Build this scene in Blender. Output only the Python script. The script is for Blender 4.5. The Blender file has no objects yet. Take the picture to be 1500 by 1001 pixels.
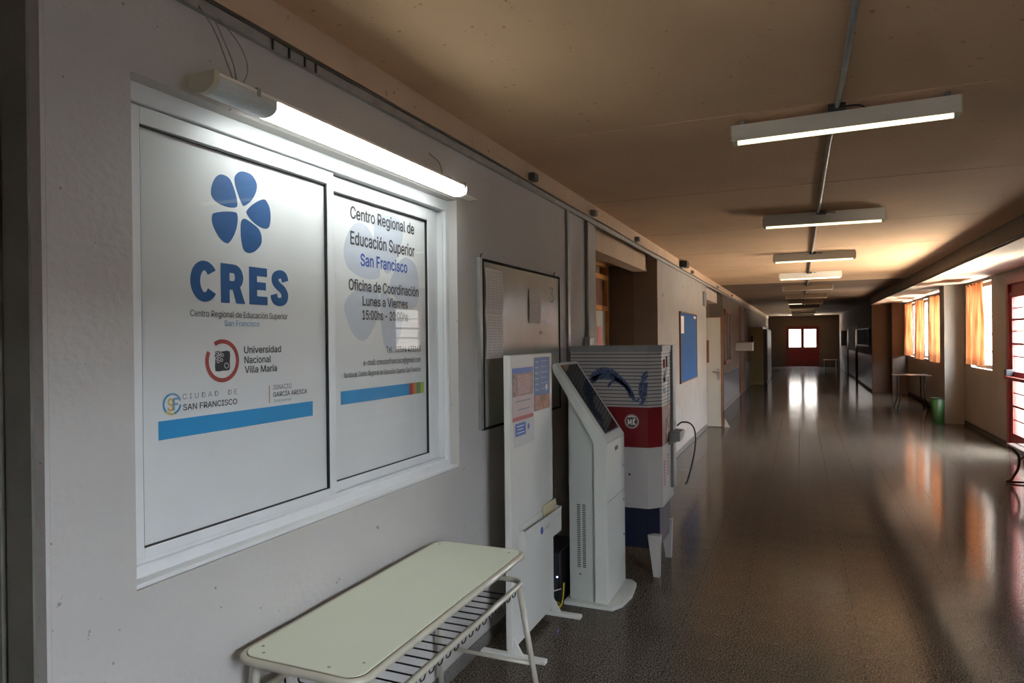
import bpy, bmesh, math, random
from mathutils import Vector, Matrix
random.seed(7)
SC = bpy.context.scene
COL = SC.collection
PI = math.pi

# ------------------------------------------------------------------ camera
F_PX, YAW, PITCH, ROLL, EYE = 992.0, 0.4018, -0.0034, -0.0107, 1.72
fw = Vector((-math.sin(YAW)*math.cos(PITCH), math.cos(YAW)*math.cos(PITCH), math.sin(PITCH)))
rt0 = Vector((math.cos(YAW), math.sin(YAW), 0)); up0 = rt0.cross(fw)
rt = rt0*math.cos(ROLL) + up0*math.sin(ROLL); up = up0*math.cos(ROLL) - rt0*math.sin(ROLL)
cd = bpy.data.cameras.new('camera'); cam = bpy.data.objects.new('camera', cd); COL.objects.link(cam)
cd.sensor_fit = 'HORIZONTAL'; cd.sensor_width = 36.0; cd.lens = F_PX*36/1500; cd.clip_start = 0.05; cd.clip_end = 300
M = Matrix((rt, up, -fw)).transposed().to_4x4(); M.translation = (0, 0, EYE); cam.matrix_world = M
SC.camera = cam

# ------------------------------------------------------------------ world, exposure
SC.view_settings.view_transform = 'Standard'; SC.view_settings.look = 'None'
SC.view_settings.gamma = 1.0; SC.view_settings.use_curve_mapping = False
SC.view_settings.exposure = 0.0
SKY, GROUND = 68.0, 122.0
w = bpy.data.worlds.new('daylight'); SC.world = w; w.use_nodes = True
nt = w.node_tree; nt.nodes.clear()
wo = nt.nodes.new('ShaderNodeOutputWorld'); bg = nt.nodes.new('ShaderNodeBackground')
tc = nt.nodes.new('ShaderNodeTexCoord'); sx = nt.nodes.new('ShaderNodeSeparateXYZ'); rp = nt.nodes.new('ShaderNodeValToRGB')
nt.links.new(tc.outputs['Generated'], sx.inputs[0]); 
mr = nt.nodes.new('ShaderNodeMapRange'); mr.inputs[1].default_value = -0.04; mr.inputs[2].default_value = 0.04
nt.links.new(sx.outputs[2], mr.inputs[0]); nt.links.new(mr.outputs[0], rp.inputs[0])
rp.color_ramp.elements[0].color = (GROUND*1.0/SKY, GROUND*0.88/SKY, GROUND*0.71/SKY, 1)   # sunlit paving outdoors
rp.color_ramp.elements[1].color = (0.80, 0.90, 1.0, 1)                                     # pale hazy sky
nt.links.new(rp.outputs[0], bg.inputs[0]); bg.inputs[1].default_value = SKY; nt.links.new(bg.outputs[0], wo.inputs[0])
cy = SC.cycles
cy.use_denoising = True; cy.max_bounces = 10; cy.diffuse_bounces = 6; cy.glossy_bounces = 4; cy.transparent_max_bounces = 12
cy.sample_clamp_indirect = 6.0; cy.caustics_reflective = False; cy.caustics_refractive = False

def portal(name, x, y0, y1, z0, z1, side):
    """daylight portal in a window opening (guides sky sampling only)"""
    l = bpy.data.lights.new(name, 'AREA'); l.shape = 'RECTANGLE'; l.size = z1-z0; l.size_y = y1-y0
    l.cycles.is_portal = True
    o = bpy.data.objects.new(name, l); COL.objects.link(o)
    o.location = (x, (y0+y1)/2, (z0+z1)/2); o.rotation_euler = (0, math.radians(90 if side < 0 else -90), 0)
portal('daylight_portal', 3.22, 10.2, 12.3, 0.2, 2.3, -1)
portal('daylight_portal', 3.22, 13.3, 14.8, 1.15, 2.6, -1)
for a, b in ((17.3, 18.7), (19.3, 20.6), (21.2, 22.5)): portal('daylight_portal', 3.22, a, b, 1.12, 2.6, -1)
portal('daylight_portal', 3.22, -1.44, 0.64, 0.05, 2.40, -1)
l = bpy.data.lights.new('daylight_portal', 'AREA'); l.shape = 'RECTANGLE'; l.size = 1.5; l.size_y = 1.05; l.cycles.is_portal = True
o = bpy.data.objects.new('daylight_portal', l); COL.objects.link(o); o.location = (0.14, 41.3, 1.6); o.rotation_euler = (-PI/2, 0, 0)

# ------------------------------------------------------------------ materials
def mat(name, c, rough=0.6, metal=0.0, var=0.0, vscale=3.0, bump=0.0, bscale=60.0, spec=0.5, coat=0.0, speck=None, emit=None, estr=0.0, spots=None):
    m = bpy.data.materials.new(name); m.use_nodes = True
    n = m.node_tree.nodes; L = m.node_tree.links; b = n['Principled BSDF']
    b.inputs['Base Color'].default_value = (*c, 1); b.inputs['Roughness'].default_value = rough
    b.inputs['Metallic'].default_value = metal; b.inputs['Specular IOR Level'].default_value = spec
    if coat: b.inputs['Coat Weight'].default_value = coat; b.inputs['Coat Roughness'].default_value = 0.03
    if emit: b.inputs['Emission Color'].default_value = (*emit, 1); b.inputs['Emission Strength'].default_value = estr
    t = n.new('ShaderNodeTexCoord'); src = None
    if var:
        z = n.new('ShaderNodeTexNoise'); z.inputs['Scale'].default_value = vscale; z.inputs['Detail'].default_value = 6
        L.new(t.outputs['Object'], z.inputs['Vector'])
        r = n.new('ShaderNodeValToRGB'); r.color_ramp.elements[0].position = 0.3; r.color_ramp.elements[1].position = 0.7
        r.color_ramp.elements[0].color = (*[max(0, v*(1-var)) for v in c], 1); r.color_ramp.elements[1].color = (*[min(1, v*(1+var)) for v in c], 1)
        L.new(z.outputs[0], r.inputs[0]); src = r.outputs[0]
    if speck:
        # speck = (scale, dark colour, light colour, dark position, light position): terrazzo / granite chips
        z = n.new('ShaderNodeTexNoise'); z.inputs['Scale'].default_value = speck[0]; z.inputs['Detail'].default_value = 3
        L.new(t.outputs['Object'], z.inputs['Vector'])
        r = n.new('ShaderNodeValToRGB'); r.color_ramp.elements[0].position = speck[3]; r.color_ramp.elements[1].position = speck[4]
        r.color_ramp.elements[0].color = (*speck[1], 1); r.color_ramp.elements[1].color = (*speck[2], 1)
        L.new(z.outputs[0], r.inputs[0])
        if src is None: src = r.outputs[0]
        else:
            x = n.new('ShaderNodeMix'); x.data_type = 'RGBA'; x.blend_type = 'MULTIPLY'; x.inputs[0].default_value = 1
            L.new(src, x.inputs[6]); L.new(r.outputs[0], x.inputs[7]); src = x.outputs[2]
    if spots:
        # sparse dirt marks: (scale, threshold, colour)
        z = n.new('ShaderNodeTexNoise'); z.inputs['Scale'].default_value = spots[0]; z.inputs['Detail'].default_value = 2
        L.new(t.outputs['Object'], z.inputs['Vector'])
        r = n.new('ShaderNodeValToRGB'); r.color_ramp.elements[0].position = spots[1]; r.color_ramp.elements[1].position = spots[1]+0.03
        r.color_ramp.elements[0].color = (1, 1, 1, 1); r.color_ramp.elements[1].color = (*spots[2], 1)
        L.new(z.outputs[0], r.inputs[0])
        x = n.new('ShaderNodeMix'); x.data_type = 'RGBA'; x.blend_type = 'MULTIPLY'; x.inputs[0].default_value = 1
        if src is not None: L.new(src, x.inputs[6])
        else: x.inputs[6].default_value = (*c, 1)
        L.new(r.outputs[0], x.inputs[7]); src = x.outputs[2]
    if src is not None: L.new(src, b.inputs['Base Color'])
    if bump:
        z = n.new('ShaderNodeTexNoise'); z.inputs['Scale'].default_value = bscale; z.inputs['Detail'].default_value = 4
        L.new(t.outputs['Object'], z.inputs['Vector'])
        bp = n.new('ShaderNodeBump'); bp.inputs['Strength'].default_value = bump; bp.inputs['Distance'].default_value = 0.01
        L.new(z.outputs[0], bp.inputs['Height']); L.new(bp.outputs[0], b.inputs['Normal'])
    return m

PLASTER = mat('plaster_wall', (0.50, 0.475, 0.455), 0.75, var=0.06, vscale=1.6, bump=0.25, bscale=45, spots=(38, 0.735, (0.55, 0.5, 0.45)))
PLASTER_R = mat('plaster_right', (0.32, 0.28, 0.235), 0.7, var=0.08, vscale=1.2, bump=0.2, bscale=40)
WALL_FAR = mat('plaster_far', (0.14, 0.11, 0.088), 0.85, var=0.08, vscale=1.0, bump=0.1, bscale=30, spec=0.25)  # darkened base colour carries the dimness of the far end
DADO = mat('glossy_dado_paint', (0.08, 0.08, 0.09), 0.30, var=0.1, vscale=1.0)
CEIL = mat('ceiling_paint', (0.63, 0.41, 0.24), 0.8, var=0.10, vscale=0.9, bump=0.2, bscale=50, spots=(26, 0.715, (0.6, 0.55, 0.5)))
CEILD = mat('ceiling_shaded_paint', (0.17, 0.105, 0.06), 0.85, var=0.12, vscale=0.9, bump=0.2, bscale=50)  # dark copy of the ceiling paint: shade of the far corridor in colour
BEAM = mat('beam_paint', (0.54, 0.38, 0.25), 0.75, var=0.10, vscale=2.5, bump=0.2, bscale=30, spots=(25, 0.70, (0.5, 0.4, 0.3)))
BEAM_R = mat('beam_shaded_paint', (0.22, 0.175, 0.13), 0.7, var=0.1, vscale=2)  # shading of the right beam put into its base colour
CREAM = mat('cream_soffit', (0.62, 0.52, 0.42), 0.7, var=0.05)
GROUT = mat('grout', (0.03, 0.026, 0.022), 0.9)
TILE = mat('terrazzo', (0.9, 0.9, 0.9), 0.125, speck=(120, (0.014, 0.011, 0.008), (0.24, 0.195, 0.15), 0.40, 0.66), var=0.08, vscale=1.3, spec=0.11, bump=0.012, bscale=9)
SKIRT = mat('granite_skirting', (0.9, 0.9, 0.9), 0.35, speck=(170, (0.08, 0.075, 0.07), (0.25, 0.23, 0.21), 0.36, 0.68))
ALU = mat('white_lacquered_aluminium', (0.72, 0.73, 0.74), 0.35, var=0.03, vscale=8)
SEAL = mat('black_rubber_seal', (0.012, 0.012, 0.012), 0.6)
FILM = mat('white_printed_film', (0.80, 0.81, 0.81), 0.5, var=0.03, vscale=3, bump=0.05, bscale=400)
BLUE = mat('print_blue', (0.022, 0.105, 0.29), 0.5, var=0.04)
SKYB = mat('print_sky_blue', (0.03, 0.30, 0.62), 0.5, var=0.03)
LBLUE = mat('print_light_blue', (0.16, 0.36, 0.58), 0.5)
ROYAL = mat('print_royal_blue', (0.04, 0.10, 0.42), 0.5)
GHOST = mat('print_pale_lavender', (0.60, 0.64, 0.72), 0.5)
INK = mat('print_dark_grey', (0.05, 0.055, 0.065), 0.5)
GREYINK = mat('print_mid_grey', (0.22, 0.23, 0.25), 0.5)
REDP = mat('print_brick_red', (0.38, 0.07, 0.06), 0.5)
ORP = mat('print_orange', (0.55, 0.20, 0.05), 0.5)
GRP = mat('print_green', (0.12, 0.30, 0.12), 0.5)
LIMEP = mat('print_lime', (0.42, 0.50, 0.10), 0.5)
YELP = mat('print_yellow', (0.65, 0.50, 0.12), 0.5)
WHITEP = mat('print_white', (0.7, 0.7, 0.7), 0.5)
PINKP = mat('pink_paper', (0.75, 0.18, 0.2), 0.6)
METAL = mat('galvanised_metal', (0.32, 0.32, 0.31), 0.45, metal=0.4, var=0.15, vscale=12)
DARKM = mat('dark_grimy_metal', (0.05, 0.045, 0.04), 0.6, var=0.3, vscale=10)
BLACK = mat('black_plastic', (0.012, 0.012, 0.014), 0.4)
LAMPW = mat('lamp_white_enamel', (0.80, 0.75, 0.66), 0.45, var=0.05, vscale=4)
LAMPB = mat('lamp_shaded_enamel', (0.22, 0.14, 0.08), 0.6, var=0.1, vscale=4)  # darker copy of the lamp enamel, paints the dim light on far housings
LAMPC = mat('lamp_cream_cap', (0.58, 0.55, 0.42), 0.5)
TUBE = mat('fluorescent_tube', (0.9, 0.9, 0.8), 0.4, emit=(1.0, 0.93, 0.62), estr=1.7)
TUBEOFF = mat('unlit_tube', (0.4, 0.32, 0.24), 0.4)
LED = mat('lit_diffuser', (0.95, 0.95, 0.95), 0.4, emit=(0.93, 1.0, 0.98), estr=18.0)
DIFF = mat('unlit_diffuser', (0.6, 0.63, 0.62), 0.3, var=0.08, vscale=20)
LAMIN = mat('pale_green_laminate', (0.72, 0.75, 0.61), 0.35, var=0.015, vscale=4)
EDGEB = mat('brown_board_edge', (0.16, 0.09, 0.03), 0.6)
TUBEB = mat('beige_painted_tube', (0.50, 0.47, 0.38), 0.3, var=0.06, vscale=14, coat=0.3)
WIRE = mat('dark_steel_wire', (0.03, 0.025, 0.022), 0.4, metal=0.3)
BOARDW = mat('white_board_panel', (0.66, 0.65, 0.61), 0.45, var=0.02)
KIOSK = mat('kiosk_white_paint', (0.60, 0.61, 0.57), 0.4, var=0.03)
SCREEN = mat('dark_glass_screen', (0.012, 0.013, 0.014), 0.08, spec=0.6)
VWHITE = mat('machine_white', (0.44, 0.41, 0.39), 0.45, var=0.03)
VRED = mat('machine_red', (0.15, 0.008, 0.010), 0.35, var=0.05)
VNAVY = mat('machine_navy', (0.004, 0.006, 0.024), 0.45)
VGREY = mat('machine_grey_metal', (0.22, 0.22, 0.22), 0.4, metal=0.3, var=0.1, vscale=8)
WBOARD = mat('worn_whiteboard', (0.34, 0.335, 0.28), 0.2, var=0.10, vscale=3, spec=0.25)
PAPER = mat('printed_paper', (0.70, 0.64, 0.62), 0.7)
NBLUE = mat('blue_felt', (0.010, 0.065, 0.19), 0.9, var=0.08, vscale=6)
WOODF = mat('orange_varnished_wood', (0.55, 0.23, 0.045), 0.4, var=0.15, vscale=5)
BROWNW = mat('brown_wood', (0.20, 0.075, 0.03), 0.45, var=0.2, vscale=6)
DOORC = mat('cream_door_paint', (0.52, 0.48, 0.40), 0.5, var=0.04)
RECESS = mat('recess_brown_paint', (0.20, 0.125, 0.07), 0.75, var=0.08, vscale=2)
RECESSP = mat('recess_cream_soffit', (0.62, 0.46, 0.32), 0.7, var=0.06)
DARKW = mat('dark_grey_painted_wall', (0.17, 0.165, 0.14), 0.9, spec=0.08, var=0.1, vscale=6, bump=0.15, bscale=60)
REDD = mat('oxide_red_door_paint', (0.20, 0.022, 0.018), 0.4, var=0.12, vscale=5)
GREYP = mat('pale_grey_paint', (0.40, 0.39, 0.37), 0.55)
OLIVE = mat('olive_yellow_door', (0.22, 0.19, 0.07), 0.5, var=0.1)
GREENB = mat('green_plastic', (0.02, 0.07, 0.010), 0.5)
DARKT = mat('dark_table_top', (0.08, 0.07, 0.06), 0.25)
IRON = mat('brown_cast_iron', (0.09, 0.055, 0.03), 0.4, metal=0.4)
SLATM = mat('cream_bench_slat', (0.62, 0.56, 0.46), 0.4)
YCAB = mat('yellow_cable', (0.45, 0.36, 0.03), 0.45)
BLED = mat('blue_power_light', (0.3, 0.4, 1.0), 0.4, emit=(0.35, 0.45, 1.0), estr=14)
BRASS = mat('brushed_steel_handle', (0.4, 0.38, 0.34), 0.3, metal=0.9)

def mat_curtain():
    m = bpy.data.materials.new('orange_curtain_cloth'); m.use_nodes = True
    n = m.node_tree.nodes; L = m.node_tree.links; n.clear()
    o = n.new('ShaderNodeOutputMaterial'); d = n.new('ShaderNodeBsdfDiffuse'); t = n.new('ShaderNodeBsdfTranslucent'); x = n.new('ShaderNodeMixShader')
    c = n.new('ShaderNodeTexCoord'); z = n.new('ShaderNodeTexNoise'); z.inputs['Scale'].default_value = 8
    r = n.new('ShaderNodeValToRGB'); r.color_ramp.elements[0].color = (0.09, 0.020, 0.006, 1); r.color_ramp.elements[1].color = (0.24, 0.095, 0.038, 1)
    mp = n.new('ShaderNodeMapping'); mp.inputs['Scale'].default_value = (0.3, 1.0, 0.10); L.new(c.outputs['Object'], mp.inputs[0])  # vertical streaks paint darker overlapping folds into the cloth colour
    L.new(mp.outputs[0], z.inputs['Vector']); L.new(z.outputs[0], r.inputs[0]); L.new(r.outputs[0], d.inputs[0]); L.new(r.outputs[0], t.inputs[0])
    r.color_ramp.elements[0].position = 0.35; r.color_ramp.elements[1].position = 0.62
    x.inputs[0].default_value = 0.38; L.new(d.outputs[0], x.inputs[1]); L.new(t.outputs[0], x.inputs[2]); L.new(x.outputs[0], o.inputs[0])
    return m
CURT = mat_curtain()
def mat_glass(name, tint=(1, 1, 1), refl=0.04):
    m = bpy.data.materials.new(name); m.use_nodes = True
    n = m.node_tree.nodes; L = m.node_tree.links; n.clear()
    o = n.new('ShaderNodeOutputMaterial'); t = n.new('ShaderNodeBsdfTransparent'); t.inputs[0].default_value = (*tint, 1)
    g = n.new('ShaderNodeBsdfGlossy'); g.inputs['Roughness'].default_value = 0.02; x = n.new('ShaderNodeMixShader')
    lw = n.new('ShaderNodeLayerWeight'); lw.inputs[0].default_value = 0.5
    pw = n.new('ShaderNodeMath'); pw.operation = 'POWER'; pw.inputs[1].default_value = 5.0; L.new(lw.outputs['Facing'], pw.inputs[0])
    ma = n.new('ShaderNodeMath'); ma.operation = 'MULTIPLY_ADD'; ma.inputs[1].default_value = 0.6; ma.inputs[2].default_value = refl*0.6; L.new(pw.outputs[0], ma.inputs[0])
    L.new(ma.outputs[0], x.inputs[0]); L.new(t.outputs[0], x.inputs[1]); L.new(g.outputs[0], x.inputs[2]); L.new(x.outputs[0], o.inputs[0])
    return m
GLASS = mat_glass('clear_glass')
def mat_stripes():
    m = mat('striped_print', (0.56, 0.52, 0.50), 0.45)
    n = m.node_tree.nodes; L = m.node_tree.links; b = n['Principled BSDF']
    t = n.new('ShaderNodeTexCoord'); s = n.new('ShaderNodeSeparateXYZ'); L.new(t.outputs['Object'], s.inputs[0])
    a = n.new('ShaderNodeMath'); a.operation = 'MULTIPLY'; a.inputs[1].default_value = 1/0.0262; L.new(s.outputs[2], a.inputs[0])
    f = n.new('ShaderNodeMath'); f.operation = 'FRACT'; L.new(a.outputs[0], f.inputs[0])
    g = n.new('ShaderNodeMath'); g.operation = 'LESS_THAN'; g.inputs[1].default_value = 0.26; L.new(f.outputs[0], g.inputs[0])
    x = n.new('ShaderNodeMix'); x.data_type = 'RGBA'; x.inputs[6].default_value = (0.36, 0.33, 0.31, 1); x.inputs[7].default_value = (0.07, 0.06, 0.065, 1)
    L.new(g.outputs[0], x.inputs[0]); L.new(x.outputs[2], b.inputs['Base Color']); return m
STRIPE = mat_stripes()

# ------------------------------------------------------------------ mesh helpers
class MB:
    def __init__(s): s.bm = bmesh.new()
    def box(s, x0, x1, y0, y1, z0, z1, bev=0.0, seg=2):
        t = bmesh.new(); bmesh.ops.create_cube(t, size=1)
        for v in t.verts: v.co = Vector(((x0+x1)/2+v.co.x*(x1-x0), (y0+y1)/2+v.co.y*(y1-y0), (z0+z1)/2+v.co.z*(z1-z0)))
        if bev: bmesh.ops.bevel(t, geom=t.edges[:], offset=bev, segments=seg, affect='EDGES', profile=0.5)
        s._take(t); return s
    def _take(s, t, smooth=False):
        vm = {v: s.bm.verts.new(v.co) for v in t.verts}
        for f in t.faces:
            try: g = s.bm.faces.new([vm[v] for v in f.verts]); g.smooth = smooth or f.smooth
            except ValueError: pass
        t.free()
    def prism(s, pts, axis, a, b):
        """closed polygon pts (2D) extruded along axis from a to b. axis 'x': pts=(y,z); 'y': (x,z); 'z': (x,y)"""
        def P(p, k): return {'x': (k, p[0], p[1]), 'y': (p[0], k, p[1]), 'z': (p[0], p[1], k)}[axis]
        lo = [s.bm.verts.new(P(p, a)) for p in pts]; hi = [s.bm.verts.new(P(p, b)) for p in pts]
        fs = [s.bm.faces.new(lo), s.bm.faces.new(hi[::-1])]
        n = len(pts)
        for i in range(n): fs.append(s.bm.faces.new((lo[i], hi[i], hi[(i+1) % n], lo[(i+1) % n])))
        bmesh.ops.recalc_face_normals(s.bm, faces=fs); return s
    def tube(s, pts, r, n=10, closed=False):
        pts = [Vector(p) for p in pts]; rings = []; N = len(pts)
        tan = []
        for i in range(N):
            a = pts[(i-1) % N] if (closed or i > 0) else pts[i]; b = pts[(i+1) % N] if (closed or i < N-1) else pts[i]
            tan.append((b-a).normalized())
        u = tan[0].orthogonal().normalized()
        for i in range(N):
            u = (u - tan[i]*u.dot(tan[i])).normalized(); v = tan[i].cross(u)
            rings.append([s.bm.verts.new(pts[i] + (u*math.cos(2*PI*k/n)+v*math.sin(2*PI*k/n))*r) for k in range(n)])
        for i in range(N if closed else N-1):
            A, B = rings[i], rings[(i+1) % N]
            off = 0
            if closed and i == N-1: off = min(range(n), key=lambda q: (A[0].co-B[q].co).length)
            for k in range(n):
                f = s.bm.faces.new((A[k], A[(k+1) % n], B[(k+1+off) % n], B[(k+off) % n])); f.smooth = True
        if not closed:
            s.bm.faces.new(rings[0][::-1]); s.bm.faces.new(rings[-1])
        return s
    def cyl(s, p, q, r, n=12): return s.tube([p, q], r, n)
    def lathe(s, cx, cy_, prof, n=20, z=0):
        rings = [[s.bm.verts.new((cx+r*math.cos(2*PI*k/n), cy_+r*math.sin(2*PI*k/n), z+h)) for k in range(n)] for r, h in prof]
        for A, B in zip(rings, rings[1:]):
            for k in range(n): f = s.bm.faces.new((A[k], A[(k+1) % n], B[(k+1) % n], B[k])); f.smooth = True
        s.bm.faces.new(rings[0][::-1]); s.bm.faces.new(rings[-1]); return s
    def plate(s, X, pts, t=0.0012):
        """flat print: polygon of (y,z) on a plane facing +X at X"""
        return s.prism(pts, 'x', X, X+t)
    def plate_y(s, Y, pts, t=0.0012): return s.prism(pts, 'y', Y-t, Y)

def rounded(path, r, seg=5, closed=False):
    P = [Vector(p) for p in path]; out = []; N = len(P)
    for i, p in enumerate(P):
        if not closed and i in (0, N-1): out.append(p); continue
        a = P[(i-1) % N]-p; b = P[(i+1) % N]-p
        q = min(r, a.length*0.49, b.length*0.49); a = p+a.normalized()*q; b = p+b.normalized()*q
        for k in range(seg+1):
            t = k/seg; out.append(a*(1-t)**2 + p*2*t*(1-t) + b*t*t)
    return out
def smooth_closed(pts, k=5):
    out = []; n = len(pts)
    for i in range(n):
        p0, p1, p2, p3 = [Vector((*pts[(i+j) % n], 0)) for j in (-1, 0, 1, 2)]
        for j in range(k):
            t = j/k; v = 0.5*((2*p1)+(p2-p0)*t+(2*p0-5*p1+4*p2-p3)*t*t+(3*p1-p0-3*p2+p3)*t**3); out.append((v.x, v.y))
    return out
def smooth_path(pts, k=6):
    P = [Vector(p) for p in pts]; P = [2*P[0]-P[1]]+P+[2*P[-1]-P[-2]]; out = []
    for i in range(1, len(P)-2):
        p0, p1, p2, p3 = P[i-1:i+3]
        for j in range(k):
            t = j/k; out.append(0.5*((2*p1)+(p2-p0)*t+(2*p0-5*p1+4*p2-p3)*t*t+(3*p1-p0-3*p2+p3)*t**3))
    return out+[P[-2]]

def world_loc(o):
    v = Vector((0, 0, 0))
    while o: v += o.location; o = o.parent
    return v
def tag(o, label=None, cat=None, group=None, kind=None):
    if label: o['label'] = label
    if cat: o['category'] = cat
    if group: o['group'] = group
    if kind: o['kind'] = kind
    return o
def thing(name, loc, label=None, cat=None, group=None, kind=None):
    o = bpy.data.objects.new(name, None); o.empty_display_size = 0.1; COL.objects.link(o); o.location = loc
    return tag(o, label, cat, group, kind)
def obj(name, mb, m, parent=None, label=None, cat=None, group=None, kind=None, origin=None):
    me = bpy.data.meshes.new(name); bm = mb.bm if isinstance(mb, MB) else mb
    if parent is None and origin is None and kind is None:
        xs = [v.co for v in bm.verts]
        origin = Vector(((min(c.x for c in xs)+max(c.x for c in xs))/2, (min(c.y for c in xs)+max(c.y for c in xs))/2, min(c.z for c in xs)))
    sh = world_loc(parent) if parent else Vector(origin or (0, 0, 0))
    bmesh.ops.translate(bm, verts=bm.verts, vec=-sh)
    bm.to_mesh(me); bm.free(); me.materials.append(m)
    o = bpy.data.objects.new(name, me); COL.objects.link(o)
    if parent: o.parent = parent
    else: o.location = sh
    return tag(o, label, cat, group, kind)
def B(*a, **k): return MB().box(*a, **k)
def struct(name, mb, m, parent=None): return obj(name, mb, m, parent, kind=None if parent else 'structure')
def copy_tree(o, parent=None):
    c = o.copy(); COL.objects.link(c); c.parent = parent
    for ch in list(o.children): copy_tree(ch, c)
    return c

try:
    FONT = bpy.data.fonts.load(bpy.utils.system_resource('DATAFILES', path='fonts')+'/Inter.woff2')   # Blender's own interface font
except Exception:
    FONT = None
def text_bm(s, off=0.0, spacing=1.0):
    cu = bpy.data.curves.new('t', 'FONT')
    if FONT: cu.font = FONT
    cu.body = s; cu.resolution_u = 3; cu.space_character = spacing
    to = bpy.data.objects.new('t', cu); COL.objects.link(to)
    bpy.context.view_layer.update()
    me = bpy.data.meshes.new_from_object(to.evaluated_get(bpy.context.evaluated_depsgraph_get()))
    bm = bmesh.new(); bm.from_mesh(me)
    if off:   # heavier weight: the outline repeated with small shifts
        src = me; h = off*0.62
        for k in range(8):
            m2 = src.copy(); m2.transform(Matrix.Translation((h*math.cos(k*PI/4), h*math.sin(k*PI/4)*0.7, 0.00006*(k+1)))); bm.from_mesh(m2); bpy.data.meshes.remove(m2)
    bpy.data.objects.remove(to); bpy.data.curves.remove(cu); bpy.data.meshes.remove(me); return bm
def lettering(s, a0, a1, z0, z1, plane, at, m, parent, off=0.0, spacing=1.0, name='lettering', slope=0.0):
    """text whose ink box fills a0..a1 (along y if plane=='x', along x if 'y') and z0..z1; sits on the plane, facing +X or -Y"""
    bm = text_bm(s, off, spacing)
    x0 = min(v.co.x for v in bm.verts); x1 = max(v.co.x for v in bm.verts); y0 = min(v.co.y for v in bm.verts); y1 = max(v.co.y for v in bm.verts)
    for v in bm.verts:
        u = (v.co.x-x0)/(x1-x0); h = (v.co.y-y0)/(y1-y0); a = a0+(a1-a0)*u; z = z0+(z1-z0)*h+slope*u; q = 0.0003+v.co.z
        v.co = Vector((at+q, a, z)) if plane == 'x' else Vector((a, at-q, z))
    return obj(name, bm, m, parent)

# ================================================================== THE SETTING
W, R, PILX, RC, H = -1.64, 2.90, 2.57, 2.00, 2.87
Y0, YE = -6.0, 41.3
# floor: slab and terrazzo tiles -----------------------------------------------------------
floor = struct('floor', B(-4.6, 3.3, Y0-0.1, YE+0.3, -0.20, -0.004), GROUT)
T = 0.318
tm = bpy.data.meshes.new('tile'); t = MB(); t.box(-T/2+0.0011, T/2-0.0011, -T/2+0.0011, T/2-0.0011, -0.02, 0.0, bev=0.0)
t.bm.to_mesh(tm); t.bm.free(); tm.materials.append(TILE)
cells = []
for i in range(-15, 11):
    for j in range(-34, 118):
        x = -0.025+T*(i+0.5); y = 4.365+T*(j+0.5)
        if x < -4.6 or x > 3.2 or y < Y0 or y > YE: continue
        if y > 23 and x > 2.2: continue
        if x < -1.95 and (1.2 < y < 5.6 or y > 16.6): continue
        v = Vector((x, y, -EYE)); d = v.dot(fw); inview = False
        if d > 0.5:
            px = 750+F_PX*v.dot(rt)/d; py = 500.5-F_PX*v.dot(up)/d
            inview = -20 < px < 1540 and py < 1040 and x > W-0.1 and not (px < 940 and py > 760 and x < -1.0 and y < 3.2)
        cells.append((0 if inview else 1, d, x, y))
cells.sort()
rest = MB()
for k, (a, d, x, y) in enumerate(cells):
    rot = (random.gauss(0, 0.0009), random.gauss(0, 0.0009), 0)
    if k < 300:
        o = bpy.data.objects.new('tile', tm); COL.objects.link(o); o.parent = floor; o.location = (x, y, 0); o.rotation_euler = rot
    else:
        q = T/2-0.0012
        zz = lambda sx_, sy_: rot[0]*sy_*q - rot[1]*sx_*q
        vs = [rest.bm.verts.new((x+sx_*q, y+sy_*q, zz(sx_, sy_))) for sx_, sy_ in ((-1, -1), (1, -1), (1, 1), (-1, 1))]
        vb = [rest.bm.verts.new((p.co.x, p.co.y, -0.02)) for p in vs]
        rest.bm.faces.new(vs)
        for a_ in range(4): rest.bm.faces.new((vs[a_], vb[a_], vb[(a_+1) % 4], vs[(a_+1) % 4]))
tag(obj('tiling', rest, TILE, floor), kind='stuff')
# ceiling slabs ---------------------------------------------------------------------------
ceiling = struct('ceiling', B(-4.6, 3.3, Y0-0.1, YE+0.3, 2.965, 3.1), DARKM)
js = [3.69-2.01*k for k in range(5, 0, -1)] + [3.69, 5.59, 7.66] + [7.66+2.01*k for k in range(1, 17)] + [YE+0.3]
js = [Y0-0.1]+[y for y in js if y > Y0]
for a, b in zip(js, js[1:]):
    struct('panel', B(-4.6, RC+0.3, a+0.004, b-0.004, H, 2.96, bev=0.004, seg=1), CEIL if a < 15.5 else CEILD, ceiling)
# left wall with the office window opening and recessed doorways --------------------------------
wl = MB(); D = W-0.30
wl.box(D, W, 1.047, 1.272, 0, H); wl.box(D, W, 3.14, 5.75, 0, H); wl.box(D, W, 1.272, 3.14, 0, 1.055); wl.box(D, W, 1.272, 3.14, 2.447, H)
wall_left = struct('wall_left', wl, PLASTER)
wl2 = B(D, W, 8.55, 13.35, 0, H)
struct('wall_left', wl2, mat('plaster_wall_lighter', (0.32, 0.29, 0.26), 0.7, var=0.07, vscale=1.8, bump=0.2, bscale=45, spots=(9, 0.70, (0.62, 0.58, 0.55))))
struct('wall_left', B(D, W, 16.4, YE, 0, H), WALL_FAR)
struct('wall_left', B(D, W-0.13, 5.75, 8.55, 2.555, H), BEAM)      # header set back over the first recess
struct('wall_left', B(D, W-0.13, 13.35, 16.4, 2.50, H), CREAM)
struct('wall_light_stop', B(-2.05, -1.945, 0.9, 3.5, 0.8, 2.7), RECESS)  # board added behind the sashes to block outdoor light in their gaps
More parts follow.
